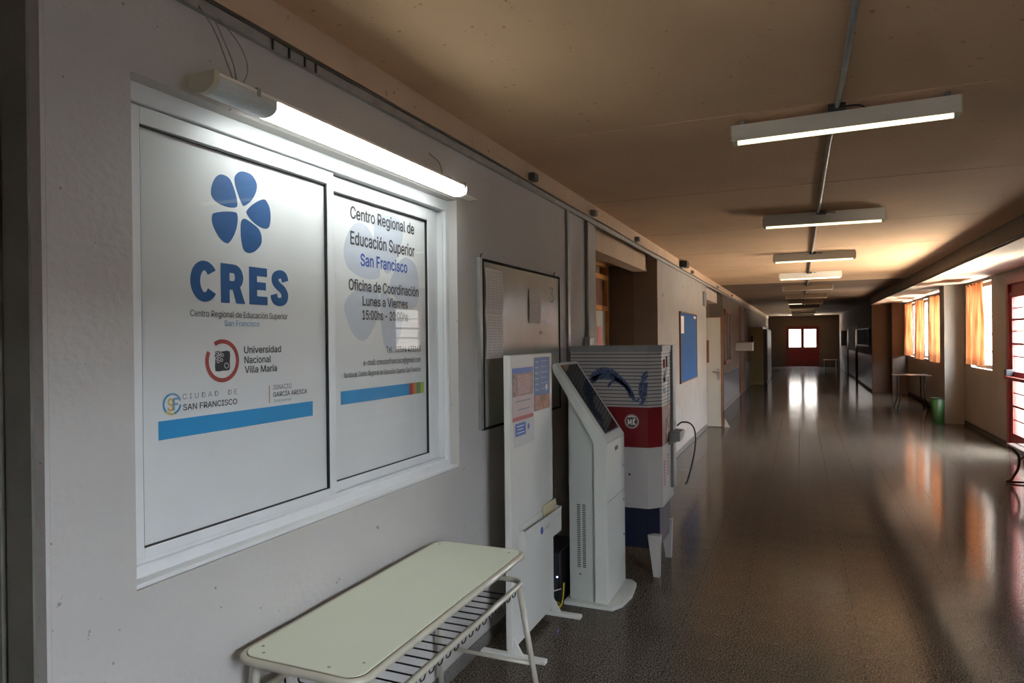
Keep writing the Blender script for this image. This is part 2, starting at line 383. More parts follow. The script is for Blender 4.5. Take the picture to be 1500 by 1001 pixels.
# recess behind the water machine
struct('wall_recess', MB().box(-2.40, -2.25, 5.6, 8.05, 0, 2.70).box(-2.40, -2.25, 8.05, 8.70, 2.62, 2.70).box(-2.40, -2.25, 8.345, 8.70, 0, 2.62).box(-2.40, -2.305, 8.05, 8.345, 0, 2.62), RECESS)
struct('wall_recess', MB().box(-2.25, -1.94, 8.551, 8.70, 0, 2.70), RECESS)
struct('wall_recess', MB().box(-2.25, -1.94, 5.60, 5.75, 0, 2.70), RECESS)
struct('ceiling_recess', B(-2.40, -1.78, 5.6, 8.551, 2.645, 2.75), RECESSP)
struct('trim_pier', B(D, W-0.001, 8.544, 8.5505, 0, 2.70), mat('pier_brown_grey', (0.24, 0.175, 0.12), 0.7, var=0.06))
struct('wall_recess', MB().box(-2.60, -2.45, 13.2, 16.5, 0, 2.7).box(-2.45, -1.94, 16.4, 16.5, 0, 2.7).box(-2.45, -1.94, 13.2, 13.35, 0, 2.7), mat('second_recess_tan', (0.20, 0.14, 0.09), 0.7, var=0.06))
struct('ceiling_recess', B(-2.60, -1.78, 13.35, 16.4, 2.6, 2.7), RECESSP)
# dark side at the camera's left: return of the wall and dark panelled jamb
struct('trim_corner', B(-1.680, W-0.0005, 1.036, 1.0468, 0, H), PLASTER)
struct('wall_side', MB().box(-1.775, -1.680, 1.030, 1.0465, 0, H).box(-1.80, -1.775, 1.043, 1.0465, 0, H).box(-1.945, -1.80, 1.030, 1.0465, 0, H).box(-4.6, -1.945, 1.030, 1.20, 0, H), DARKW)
struct('wall_hall', B(-4.7, -4.6, Y0, 1.2, 0, H), PLASTER_R)
struct('wall_back', B(-4.7, 3.2, Y0-0.1, Y0, 0, H), PLASTER_R)
# right wall with door and window openings
wr = MB(); E1 = R+0.30
for a, b in ((Y0, -1.50), (0.70, 9.72), (12.40, 13.30), (14.78, 17.3), (18.7, 19.3), (20.6, 21.2), (22.5, 23.2)): wr.box(R, E1, a, b, 0, 2.75)
wr.box(R, E1, -1.50, 0.70, 2.46, 2.75); wr.box(R, E1, 9.72, 12.40, 2.60, 2.75)
for a, b in ((13.30, 14.78), (17.3, 18.7), (19.3, 20.6), (21.2, 22.5)): wr.box(R, E1, a, b, 0, 1.12); wr.box(R, E1, a, b, 2.62, 2.75)
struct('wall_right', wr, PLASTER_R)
struct('trim_pillar', B(PILX, R-0.0005, 15.30, 15.75, 0, 2.67), PLASTER_R)
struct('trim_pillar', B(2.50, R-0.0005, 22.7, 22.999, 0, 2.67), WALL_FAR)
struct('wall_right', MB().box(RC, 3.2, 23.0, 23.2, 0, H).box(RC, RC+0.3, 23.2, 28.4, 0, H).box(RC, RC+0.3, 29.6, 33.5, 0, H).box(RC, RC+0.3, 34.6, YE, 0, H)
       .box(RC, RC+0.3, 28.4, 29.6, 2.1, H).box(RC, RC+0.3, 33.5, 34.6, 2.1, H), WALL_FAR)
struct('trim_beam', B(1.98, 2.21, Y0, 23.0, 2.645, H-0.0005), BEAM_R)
struct('ceiling_niche', B(2.2105, E1, Y0, 23.0, 2.672, 2.80), CREAM)
struct('trim_beam_edge', B(1.972, 2.2105, Y0, 23.0, 2.638, 2.6445), CREAM)
# strip of beam above the left trunking
struct('trim_left_beam', B(W-0.001, W+0.018, 1.047, YE, 2.755, H-0.0005), BEAM)
# end wall
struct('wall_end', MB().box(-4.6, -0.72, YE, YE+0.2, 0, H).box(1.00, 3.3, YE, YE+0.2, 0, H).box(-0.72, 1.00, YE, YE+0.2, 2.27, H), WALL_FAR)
# skirting
for a, b in ((1.05, 5.75), (8.55, 13.35), (16.4, YE)):
    struct('baseboard_left', B(W+0.0003, W+0.012, a, b, 0.0005, 0.075, bev=0.002, seg=1), SKIRT)
for a, b in ((3.32, 9.70), (12.42, 15.30), (15.75, 22.7)):
    struct('baseboard_right', B(R-0.012, R-0.0003, a, b, 0.0005, 0.075), DARKM)
# glossy dado on the far walls
struct('trim_dado', B(W+0.0003, W+0.004, 16.45, 20.8, 0.08, 0.85), DADO)
struct('trim_dado', B(W+0.0003, W+0.004, 23.0, 25.3, 0.08, 0.85), DADO)
struct('trim_dado', B(RC-0.004, RC-0.0003, 23.02, 28.38, 0.08, 1.10), DADO)
struct('trim_dado', B(RC-0.004, RC-0.0003, 29.62, 33.48, 0.08, 1.10), DADO)

# ================================================================== OFFICE WINDOW (window_1)
win = thing('window_1', (W-0.05, 2.2, 1.05), kind='structure')
G1 = -1.712; G2 = -1.737
fr = MB()
fr.box(-1.79, -1.690, 1.272, 3.14, 2.392, 2.447, bev=0.003, seg=1); fr.box(-1.79, -1.690, 1.272, 3.14, 1.056, 1.100, bev=0.003, seg=1)
fr.box(-1.79, -1.690, 1.273, 1.303, 1.09, 2.40, bev=0.003, seg=1); fr.box(-1.79, -1.690, 3.108, 3.139, 1.09, 2.40, bev=0.003, seg=1)
fr.box(-1.79, -1.74, 3.055, 3.11, 1.09, 2.40)
obj('frame', fr, ALU, win)
obj('track', MB().box(-1.712, -1.705, 1.30, 3.11, 1.10, 1.112).box(-1.745, -1.738, 1.30, 3.11, 1.10, 1.112).box(-1.712, -1.705, 3.10, 3.108, 1.10, 2.39), ALU, win)
obj('sill', B(-1.69, -1.645, 1.273, 3.139, 1.056, 1.068, bev=0.002, seg=1), ALU, win)
def sash(y0, y1, xf, gy0, gy1, gz0, gz1):
    s = obj('sash', MB().box(xf-0.022, xf, y0, gy0, 1.112, 2.388, bev=0.002, seg=1).box(xf-0.022, xf, gy1, y1, 1.112, 2.388, bev=0.002, seg=1)
        .box(xf-0.022, xf, gy0, gy1, 1.112, gz0, bev=0.002, seg=1).box(xf-0.022, xf, gy0, gy1, gz1, 2.388, bev=0.002, seg=1), ALU, win)
    e = 0.005
    obj('seal', MB().box(xf-0.014, xf-0.003, gy0, gy1, gz1-e, gz1).box(xf-0.014, xf-0.003, gy1-e, gy1, gz0, gz1).box(xf-0.014, xf-0.003, gy0, gy1, gz0, gz0+0.003).box(xf-0.014, xf-0.003, gy0, gy0+0.002, gz0, gz1), SEAL, s)
    obj('pane', B(xf-0.0105, xf-0.0075, gy0, gy1, gz0, gz1), GLASS, s)
    return s
s1 = sash(1.304, 2.205, -1.700, 1.345, 2.165, 1.142, 2.338)
s2 = sash(2.165, 3.055, -1.726, 2.232, 2.985, 1.150, 2.326)
FL, FR = -1.7145, -1.7405
f1 = obj('printed_film', B(FL-0.002, FL, 1.33, 2.18, 1.13, 2.35), FILM, win)
f2 = obj('printed_film', B(FR-0.002, FR, 2.215, 3.00, 1.13, 2.345), FILM, win)
# --- artwork on the left film
PET = [[(1.6507, 2.2626), (1.6843, 2.255), (1.7052, 2.2199), (1.7159, 2.1822), (1.709, 2.1665), (1.6718, 2.1614), (1.6315, 2.1683), (1.6081, 2.1869), (1.6103, 2.2184), (1.6265, 2.2483)], [(1.7348, 2.2913), (1.7789, 2.2901), (1.8037, 2.2655), (1.8001, 2.2348), (1.7775, 2.2007), (1.7476, 2.1784), (1.736, 2.1822), (1.7192, 2.2118), (1.7065, 2.2453), (1.7079, 2.2709)], [(1.8338, 2.2164), (1.8546, 2.2073), (1.867, 2.1826), (1.8674, 2.1443), (1.8564, 2.1196), (1.8269, 2.1152), (1.7863, 2.1294), (1.7598, 2.1496), (1.7571, 2.1639), (1.7873, 2.1914)], [(1.7469, 2.135), (1.7763, 2.1263), (1.8114, 2.1092), (1.8243, 2.0846), (1.8208, 2.0577), (1.7948, 2.032), (1.7647, 2.0212), (1.7413, 2.0295), (1.7312, 2.0611), (1.7289, 2.0972), (1.7322, 2.1232)], [(1.6221, 2.1339), (1.6624, 2.1449), (1.7041, 2.1498), (1.7153, 2.1423), (1.7148, 2.1132), (1.703, 2.079), (1.6839, 2.0514), (1.6681, 2.0422), (1.643, 2.0531), (1.6213, 2.0781), (1.6094, 2.1041), (1.6106, 2.125)]]
for q in PET: obj('petal', MB().plate(FL, smooth_closed(q), 0.0006), BLUE, f1)
X = FL
def arc(cx, cz, rx, rz, a0, a1, n=18): return [(cx+rx*math.cos(math.radians(a0+(a1-a0)*k/n)), cz+rz*math.sin(math.radians(a0+(a1-a0)*k/n))) for k in range(n+1)]
def ribbon(mb, pts, w, X, wz=None):
    n = len(pts); L_, R_ = [], []
    for i in range(n):
        a = Vector(pts[max(0, i-1)]); b = Vector(pts[min(n-1, i+1)]); d = (b-a).normalized(); nn = Vector((-d.y, d.x)); p = Vector(pts[i])
        h = Vector((nn.x*w/2, nn.y*(wz or w)/2)); L_.append(p+h); R_.append(p-h)
    for i in range(n-1): mb.plate(X, [tuple(L_[i]), tuple(L_[i+1]), tuple(R_[i+1]), tuple(R_[i])], 0.0006)
zb, zt2, sw, sh_ = 1.848, 1.976, 0.037, 0.030
C1 = MB(); ribbon(C1, arc(1.577, 1.912, 0.0355, 0.0495, 36, 324, 26), sw, X, sh_); obj('letter', C1, BLUE, f1)
R1 = MB(); R1.plate(X, [(1.642, zb), (1.678, zb), (1.678, zt2), (1.642, zt2)], 0.0006)
R1.plate(X, [(1.677, zt2-0.029), (1.698, zt2-0.029), (1.698, zt2), (1.677, zt2)], 0.0006); R1.plate(X, [(1.677, 1.892), (1.698, 1.892), (1.698, 1.921), (1.677, 1.921)], 0.0006)
ribbon(R1, arc(1.697, 1.934, 0.0225, 0.0275, -90, 90, 12), 0.036, X, 0.029); R1.plate(X, [(1.688, 1.902), (1.722, 1.905), (1.745, zb), (1.706, zb)], 0.0007); obj('letter', R1, BLUE, f1)
E1_ = MB()
for q in ((1.764, 1.800, zb, zt2), (1.799, 1.848, zt2-0.029, zt2), (1.799, 1.842, 1.899, 1.926), (1.799, 1.849, zb, zb+0.029)): E1_.plate(X, [(q[0], q[2]), (q[1], q[2]), (q[1], q[3]), (q[0], q[3])], 0.0006)
obj('letter', E1_, BLUE, f1)
S1 = MB(); ribbon(S1, [(p.x-0.006, p.y) for p in smooth_path([(1.945, 1.937, 0), (1.937, 1.957, 0), (1.917, 1.9615, 0), (1.897, 1.953, 0), (1.894, 1.935, 0), (1.908, 1.920, 0), (1.930, 1.907, 0), (1.942, 1.889, 0), (1.936, 1.869, 0), (1.914, 1.862, 0), (1.893, 1.869, 0), (1.886, 1.888, 0)], 5)], 0.034, X, 0.030); obj('letter', S1, BLUE, f1)
lettering('Centro Regional de Educación Superior', 1.5215, 1.9481, 1.7950, 1.8220, 'x', X, INK, f1, off=0.004)
lettering('San Francisco', 1.6555, 1.8087, 1.7726, 1.7925, 'x', X, LBLUE, f1, off=0.004)
lettering('Universidad', 1.7373, 1.9132, 1.6817, 1.7065, 'x', X, INK, f1, off=0.028)
lettering('Nacional', 1.7382, 1.8626, 1.6474, 1.6725, 'x', X, INK, f1, off=0.028)
lettering('Villa María', 1.7391, 1.8914, 1.6149, 1.6400, 'x', X, INK, f1, off=0.028)
lettering('IGNACIO', 1.8714, 1.9649, 1.5502, 1.5670, 'x', X, INK, f1)
lettering('GARCÍA ARESCA', 1.8710, 2.0498, 1.5240, 1.5460, 'x', X, INK, f1, off=0.022)
lettering('Intendente', 1.8747, 1.9623, 1.5049, 1.5162, 'x', X, GREYINK, f1)
lettering('CIUDAD  DE', 1.4898, 1.7040, 1.5485, 1.5654, 'x', X, GREYINK, f1, spacing=1.45)
lettering('SAN FRANCISCO', 1.4910, 1.7044, 1.5150, 1.5343, 'x', X, INK, f1, off=0.022)
obj('print_bar', MB().plate(X, [(1.8515, 1.505), (1.8545, 1.505), (1.8545, 1.567), (1.8515, 1.567)], 0.0006), ORP, f1)
obj('print_band', MB().plate(X, [(1.405, 1.4365), (2.081, 1.4365), (2.081, 1.4918), (1.405, 1.4918)], 0.0006), SKYB, f1)
def ring(cx, cz, ro, ri, a0, a1, X, m, par, name='emblem_ring', n=40, sx_=1.0):
    mb = MB(); pts = []
    for k in range(n+1):
        a = math.radians(a0+(a1-a0)*k/n); pts.append((cx+sx_*ro*math.cos(a), cz+ro*math.sin(a)))
    for k in range(n, -1, -1):
        a = math.radians(a0+(a1-a0)*k/n); pts.append((cx+sx_*ri*math.cos(a), cz+ri*math.sin(a)))
    for k in range(n):
        A, B_, C_, D_ = pts[k], pts[k+1], pts[2*n-k], pts[2*n+1-k]
        mb.plate(X, [A, B_, C_, D_], 0.0006)
    return obj(name, mb, m, par)
ring(1.6455, 1.6603, 0.0695, 0.0560, -208, 120, X, REDP, f1)
obj('emblem_square', MB().plate(X, smooth_closed([(1.616, 1.6285), (1.616, 1.66), (1.616, 1.6905), (1.645, 1.6905), (1.675, 1.6905), (1.675, 1.66), (1.675, 1.635), (1.668, 1.6288), (1.645, 1.6285)], 2), 0.0006), INK, f1)
for (a, b) in [(1.622, 1.6835), (1.634, 1.6855), (1.6443, 1.6789), (1.6307, 1.6742), (1.6205, 1.6700), (1.6402, 1.6632), (1.6263, 1.659)]:
    ring(a, b, 0.0060, 0.0036, 0, 360, X+0.0007, WHITEP, f1, n=14)
ring(1.6609, 1.6443, 0.0095, 0.0072, 0, 360, X+0.0007, WHITEP, f1, n=18)
ring(1.4525, 1.5385, 0.0325, 0.0265, 15, 110, X, LBLUE, f1, n=14); ring(1.4525, 1.5385, 0.0325, 0.0265, 110, 225, X, SKYB, f1, n=16)
ring(1.4525, 1.5385, 0.0325, 0.0265, 225, 285, X, YELP, f1, n=8); ring(1.4525, 1.5385, 0.0325, 0.0265, 285, 352, X, SKYB, f1, n=10)
lettering('S', 1.4355, 1.4560, 1.517, 1.556, 'x', X+0.0007, YELP, f1, off=0.03); lettering('F', 1.4560, 1.4740, 1.519, 1.556, 'x', X+0.0007, LBLUE, f1, off=0.03)
obj('print_bar', MB().plate(X+0.0008, [(1.454, 1.519), (1.460, 1.519), (1.460, 1.553), (1.454, 1.553)], 0.0004), REDP, f1)
# --- artwork on the right film
X = FR
GH = [[(2.4302, 2.2293), (2.5052, 2.2071), (2.5623, 2.116), (2.5807, 2.0258), (2.5533, 1.9968), (2.4503, 1.9925), (2.3485, 2.0273), (2.3185, 2.0882), (2.3333, 2.1468), (2.3754, 2.2028)], [(2.5588, 2.2758), (2.6551, 2.2993), (2.7562, 2.2836), (2.7775, 2.2218), (2.7383, 2.136), (2.6784, 2.0501), (2.6286, 2.03), (2.5751, 2.0867), (2.537, 2.1737)], [(2.8135, 2.1182), (2.8918, 2.0862), (2.9189, 1.9872), (2.904, 1.9018), (2.8395, 1.8741), (2.7189, 1.9096), (2.6625, 1.9699), (2.6924, 2.0355), (2.7524, 2.0972)],
      [(2.3786, 1.9261), (2.4671, 1.943), (2.5523, 1.9347), (2.5676, 1.8988), (2.5499, 1.8157), (2.4937, 1.7425), (2.4403, 1.7204), (2.3753, 1.7511), (2.3275, 1.8276), (2.3216, 1.8785)], [(2.5927, 1.9371), (2.6589, 1.9221), (2.7451, 1.8783), (2.7619, 1.8206), (2.733, 1.7234), (2.671, 1.6763), (2.6125, 1.696), (2.5895, 1.7796), (2.5783, 1.8717)]]
for q in GH: obj('petal', MB().plate(X, smooth_closed(q), 0.0004), GHOST, f2)
X = FR+0.0005
lettering('Centro Regional de', 2.3650, 2.8789, 2.2230, 2.2930, 'x', X, INK, f2, off=0.030)
lettering('Educación Superior', 2.3632, 2.8801, 2.1130, 2.1880, 'x', X, INK, f2, off=0.030)
lettering('San Francisco', 2.4337, 2.8121, 2.0430, 2.0990, 'x', X, ROYAL, f2, off=0.030)
lettering('Oficina de Coordinación', 2.3487, 2.9130, 1.9340, 1.9840, 'x', X, INK, f2, off=0.030)
lettering('Lunes a Viernes', 2.4451, 2.8131, 1.8720, 1.9160, 'x', X, INK, f2, off=0.030)
lettering('15:00hs - 20:00hs', 2.4429, 2.8129, 1.8110, 1.8540, 'x', X, INK, f2, off=0.030)
lettering('Tel.: 03564 433168', 2.6240, 2.9287, 1.6640, 1.6928, 'x', X, INK, f2, off=0.005)
lettering('e-mail: cressanfrancisco@gmail.com', 2.4463, 2.9275, 1.6050, 1.6390, 'x', X, INK, f2, off=0.005)
lettering('facebook: Centro Regional de Educación Superior San Francisco', 2.3097, 2.9265, 1.5600, 1.5900, 'x', X, INK, f2, off=0.005)
for a, b, m in ((2.287, 2.816, SKYB), (2.816, 2.852, REDP), (2.852, 2.886, ORP), (2.886, 2.921, GRP), (2.921, 2.955, LIMEP)):
    obj('print_band', MB().plate(X, [(a, 1.4565), (b, 1.4565), (b, 1.512), (a, 1.512)], 0.0006), m, f2)

# ================================================================== lamp over the window
lamp = thing('wall_lamp', (-1.53, 2.25, 2.41), 'lit white tube lamp hanging on wires over the office window', 'lamp')
def half_round(x0, x1, z0, z1):
    return [(x0, z1)]+[((x0+x1)/2-(x1-x0)/2*math.cos(PI*k/10), z1-0.018-(z1-0.018-z0)*math.sin(PI*k/10)) for k in range(11)]+[(x1, z1)]
obj('end_cap', MB().prism(half_round(-1.582, -1.482, 2.418, 2.474), 'y', 1.405, 1.425), LAMPC, lamp)
obj('cover', MB().prism(half_round(-1.578, -1.486, 2.420, 2.464), 'y', 1.425, 1.655), DIFF, lamp, label='unlit clear end of the lamp cover')
obj('diffuser', MB().prism(half_round(-1.577, -1.487, 2.421, 2.460), 'y', 1.6552, 2.955), LED, lamp)
obj('housing', MB().box(-1.566, -1.486, 1.425, 2.965, 2.4645, 2.476, bev=0.002, seg=1).box(-1.584, -1.579, 1.425, 2.965, 2.440, 2.476).box(-1.579, -1.566, 1.425, 2.965, 2.4645, 2.476), LAMPW, lamp)
obj('rail', B(-1.575, -1.525, 2.966, 3.150, 2.440, 2.446), LAMPW, lamp)
obj('clip', MB().box(-1.580, -1.490, 1.57, 1.585, 2.4765, 2.481).box(-1.489, -1.485, 1.57, 1.585, 2.455, 2.481), METAL, lamp)
obj('clip', MB().box(-1.580, -1.490, 2.93, 2.945, 2.4765, 2.481).box(-1.489, -1.485, 2.93, 2.945, 2.455, 2.481), METAL, lamp)
for p in ([(-1.625, 1.48, 2.72), (-1.58, 1.50, 2.64), (-1.545, 1.515, 2.54), (-1.53, 1.53, 2.477)], [(-1.625, 1.53, 2.72), (-1.60, 1.56, 2.63), (-1.56, 1.555, 2.55), (-1.535, 1.54, 2.477)], [(-1.625, 1.55, 2.72), (-1.59, 1.61, 2.64), (-1.56, 1.61, 2.56), (-1.53, 1.55, 2.477)], [(-1.60, 2.79, 2.60), (-1.55, 2.80, 2.55), (-1.53, 2.80, 2.477)]):
    obj('wire', MB().tube(smooth_path(p), 0.0022, 6), METAL, lamp)

# ================================================================== trunking, conduits, boxes
tr = thing('cable_trunking', (W, 5, 2.70), 'long grey cable trunking running under the ceiling beam of the left wall', 'trunking')
obj('channel', MB().box(W+0.0005, W+0.020, 1.05, 8.4, 2.702, 2.738).box(W+0.0005, W+0.020, 8.4, 40.5, 2.702, 2.738), METAL, tr)
obj('cable', MB().tube([(W+0.022, y, 2.745+0.006*math.sin(y*2.3)) for y in [1.05+0.4*k for k in range(98)]], 0.006, 6), DARKM, tr)
for y in (1.78, 1.86, 1.94, 2.00): obj('tie', B(W+0.020, W+0.026, y, y+0.006, 2.700, 2.740), BLACK, tr)
jb = []
for i, (y, lab) in enumerate(((4.153, 'small metal box on the left beam above the whiteboard'), (5.567, 'small metal box on the left beam at the top of the upright conduit'), (7.24, 'small metal box on the left beam over the recessed doorway'),
        (11.3, 'small metal box on the left beam over the blue notice board'), (15.0, 'small metal box on the left beam above the open cream door'), (18.3, 'farthest small metal box on the left beam'))):
    r_ = thing('junction_box', (W+0.018, y, 2.755), lab, 'junction box', 'junction boxes along the left beam')
    obj('body', B(W+0.0185, W+0.060, y-0.035, y+0.035, 2.757, 2.807, bev=0.003, seg=1), METAL if i else DARKM, r_)
    obj('cover', B(W+0.060, W+0.064, y-0.032, y+0.032, 2.760, 2.804), DARKM, r_)
sp = thing('black_box', (W+0.018, 10.25, 2.757), 'black box fixed high on the left beam, above the blue notice board', 'alarm box')
obj('body', B(W+0.0185, W+0.13, 10.13, 10.36, 2.757, 2.845, bev=0.006), BLACK, sp)
obj('bracket', B(W+0.0185, W+0.05, 10.2, 10.3, 2.742, 2.757), METAL, sp)
cdt = thing('wall_conduit', (W, 4.95, 1.0), 'thin grey conduit down the left wall, beside the whiteboard', 'conduit', 'upright conduits on the left wall')
obj('pipe', B(W+0.0005, W+0.018, 4.925, 4.975, 0.6, 2.701, bev=0.004, seg=1), METAL, cdt)
cdt = thing('wall_conduit', (W, 5.43, 1.68), 'grey conduit ending in a small box above the water machine', 'conduit', 'upright conduits on the left wall')
obj('pipe', MB().cyl((W+0.014, 5.44, 1.73), (W+0.014, 5.44, 2.701), 0.013), METAL, cdt)
obj('outlet_box', B(W+0.0005, W+0.05, 5.38, 5.50, 1.655, 1.73, bev=0.004, seg=1), METAL, cdt)
tag(obj('wall_box', B(W+0.0005, W+0.035, 12.85, 13.15, 2.30, 2.56, bev=0.005, seg=1), VGREY), 'grey electrical box high on the left wall, next to the open cream door', 'electrical box')
# ceiling conduit
cc = thing('ceiling_conduit', (0.17, 5, 2.86), 'dark grey conduit running down the middle of the ceiling', 'conduit')
obj('pipe', MB().tube([(0.185, 0.6, 2.856), (0.185, 3.4, 2.856), (0.168, 4.4, 2.856), (0.163, 8, 2.856), (0.167, 40, 2.856)], 0.0125, 8), METAL, cc)

# ================================================================== ceiling lamps
names = ['nearest ceiling tube lamp, its housing standing clear of the ceiling', 'second ceiling tube lamp from the camera', 'third ceiling tube lamp from the camera', 'fourth ceiling tube lamp, the farthest with its whole tube lit',
         'unlit brownish ceiling lamp just beyond the last fully lit tube', 'sixth ceiling lamp from the camera, unlit', 'far ceiling lamp with only its left half glowing', 'dark ceiling lamp just beyond the half-lit one', 'dark ceiling lamp third from the end wall', 'dark ceiling lamp second from the end wall', 'dark ceiling lamp nearest the end wall']
def ceiling_lamp(x, y, rz, state, label, drop):
    t = thing('ceiling_lamp', (x, y, 2.76), label, 'ceiling lamp', 'tube lamps along the ceiling')
    hw = 0.515; z1 = (2.840 if drop else 2.838); z0 = 2.754
    obj('housing', MB().prism([(y-0.05, z0+0.004), (y-0.052, z1), (y+0.052, z1), (y+0.05, z0+0.004), (y+0.046, z0+0.004), (y+0.046, z1-0.004), (y-0.046, z1-0.004), (y-0.046, z0+0.004)], 'x', x-hw, x+hw), LAMPW if state == 1 else LAMPB, t)
    if not drop: obj('gear_tray', B(x-hw+0.004, x+hw-0.004, y-0.046, y+0.046, z1+0.0005, H-0.003), LAMPW if state == 1 else LAMPB, t)
    for s in (-1, 1): obj('end_plate', B(x+s*hw-0.003, x+s*hw+0.003, y-0.053, y+0.053, z0+0.002, z1+0.002), LAMPC, t)
    for s in (-1, 1): obj('socket', B(x+s*(hw-0.02)-0.010, x+s*(hw-0.02)+0.010, y-0.045, y-0.005, z0-0.016, z0+0.02), LAMPC, t)
    m = {0: TUBEOFF, 1: TUBE}.get(state, TUBEOFF)
    if state == 2:
        obj('tube', MB().cyl((x-hw+0.03, y-0.025, z0-0.002), (x-0.1, y-0.025, z0-0.002), 0.013), TUBE, t); obj('tube', MB().cyl((x-0.09, y-0.025, z0-0.002), (x+hw-0.03, y-0.025, z0-0.002), 0.013), TUBEOFF, t)
    else: obj('tube', MB().cyl((x-hw+0.03, y-0.025, z0-0.002), (x+hw-0.03, y-0.025, z0-0.002), 0.013), m, t)
    for s in ((-1, 1) if drop else ()): obj('bracket', B(x+s*(hw-0.05)-0.010, x+s*(hw-0.05)+0.010, y-0.02, y+0.02, z1-0.002, H-0.0005), METAL, t)
    obj('wiring_box', B(x-0.05, x+0.03, y-0.085, y-(0.025 if drop else 0.0465), z1+0.001, H-0.0005), DARKM, t)
    obj('flex', MB().tube(smooth_path([(x-0.02, y-0.06, z1+0.008), (x+0.03, y-0.075, z1+0.012), (x+0.09, y-0.06, z1+0.012), (x+0.12, y-0.03, z1+0.002)]), 0.004, 6), BLACK, t)
    t.rotation_euler.z = rz
    return t
ly = [(0.192, 3.80, -0.045, 1, 0.012), (0.199, 6.91, 0.05, 1, 0), (0.185, 10.18, -0.05, 1, 0), (0.178, 13.3, -0.08, 1, 0), (0.17, 16.6, -0.05, 0, 0), (0.17, 20.1, 0, 0, 0), (0.17, 23.6, 0, 2, 0), (0.17, 27.1, 0, 0, 0), (0.17, 30.6, 0, 0, 0), (0.17, 34.1, 0, 0, 0), (0.17, 37.6, 0, 0, 0)]
for (x, y, rz, st, dr), lab in zip(ly, names): ceiling_lamp(x, y, rz, st, lab, dr)

# ================================================================== desk
dk = thing('school_desk', (-1.365, 2.17, 0), 'long school desk with pale green top and wire rack, standing against the window wall', 'desk')
zt = 0.770; DX0, DX1, DY0, DY1 = -1.600, -1.130, 1.550, 2.830
def rrect(x0, x1, y0, y1, r, n=6):
    o_ = []
    for cx, cy2, a0 in ((x1-r, y1-r, 0), (x0+r, y1-r, 90), (x0+r, y0+r, 180), (x1-r, y0+r, 270)):
        for k in range(n+1): a = math.radians(a0+90*k/n); o_.append((cx+r*math.cos(a), cy2+r*math.sin(a)))
    return o_
obj('top', MB().prism(rrect(DX0+0.021, DX1-0.021, DY0+0.021, DY1-0.021, 0.05), 'z', zt-0.003, zt), LAMIN, dk)
obj('board', MB().prism(rrect(DX0+0.018, DX1-0.018, DY0+0.018, DY1-0.018, 0.052), 'z', zt-0.020, zt-0.003), EDGEB, dk)
ringp = [(x, y, zt-0.014) for x, y in rrect(DX0+0.012, DX1-0.012, DY0+0.012, DY1-0.012, 0.055)]
obj('rim', MB().tube(ringp, 0.0125, 10, closed=True), TUBEB, dk)
for x, y in ((-1.55, 1.635), (-1.515, 1.60), (-1.27, 1.60), (-1.19, 1.66), (-1.55, 2.76), (-1.2, 2.76)):
    obj('rivet', MB().cyl((x, y, zt-0.001), (x, y, zt+0.001), 0.005), METAL, dk)
zr = 0.622
rack = rrect(DX0+0.03, DX1-0.03, DY0+0.07, DY1+0.01, 0.06)
obj('rack_frame', MB().tube([(x, y, zr) for x, y in rack], 0.0125, 10, closed=True), TUBEB, dk)
for k in range(19):
    y = 1.68+0.0605*k
    obj('rack_wire', MB().tube(rounded([(DX0+0.04, y, zr-0.002), (DX0+0.045, y, zr-0.045), (DX1-0.075, y, zr-0.045), (DX1-0.035, y, zr-0.015)], 0.01, 3), 0.0033, 6), WIRE, dk)
for k in range(18):
    y = 1.695+0.0605*k; xf = DX1-0.038
    obj('rack_hook', MB().tube(rounded([(xf, y, zr-0.010), (xf-0.002, y+0.008, zr-0.040), (xf-0.002, y+0.032, zr-0.040), (xf, y+0.045, zr-0.010)], 0.006, 3), 0.0026, 6), WIRE, dk)
for y, s in ((1.62, -1), (2.79, 1)):
    obj('arch', MB().tube(rounded([(-1.568, y+(0.05 if s > 0 else 0), zr), (-1.568, y, 0.727), (-1.31, y, 0.727), (-1.29, y+(0.05 if s > 0 else 0), zr)], 0.06, 6), 0.0125, 10), TUBEB, dk)
    for x0, x1 in ((-1.165, -1.085), (-1.572, -1.600)):
        lg = obj('leg', MB().tube([(x0, y, zr-0.004), (x1, y+s*0.06, 0.012)], 0.0135, 10), TUBEB, dk)
        obj('foot', MB().tube([(x1+0.0, y+s*0.06, 0.0), (x1, y+s*0.06, 0.02)], 0.017, 10), BLACK, lg)
    obj('crossbar', MB().cyl((-1.55, y+s*0.035, 0.26), (-1.12, y+s*0.035, 0.26), 0.009, 8), TUBEB, dk)

# ================================================================== whiteboard
wb = thing('whiteboard', (W, 4.06, 1.215), 'worn grey-green whiteboard with thin black edge on the left wall', 'whiteboard')
obj('panel', B(W+0.0005, W+0.016, 3.415, 4.705, 1.222, 2.160), WBOARD, wb)
fb = MB(); t_ = 0.014
fb.box(W+0.0005, W+0.022, 3.405, 4.715, 2.158, 2.158+t_); fb.box(W+0.0005, W+0.022, 3.405, 4.715, 1.213, 1.213+t_); fb.box(W+0.0005, W+0.022, 3.404, 3.404+t_, 1.213, 2.169); fb.box(W+0.0005, W+0.022, 4.705, 4.716, 1.213, 2.169)
obj('edge', fb, mat('worn_black_edge', (0.015, 0.012, 0.01), 0.8, spec=0.1), wb)
obj('side_rail', B(W+0.0005, W+0.020, 3.372, 3.402, 1.22, 2.175), METAL, wb)
for y in (3.40, 4.62): obj('hook', MB().tube([(W+0.012, y, 2.165), (W+0.012, y, 2.19), (W+0.02, y+0.004, 2.198)], 0.004, 6), DARKM, wb)
lettering('3', 4.50, 4.60, 1.975, 2.085, 'x', W+0.0162, INK, wb, off=0.01)
random.seed(3)
sm = MB()
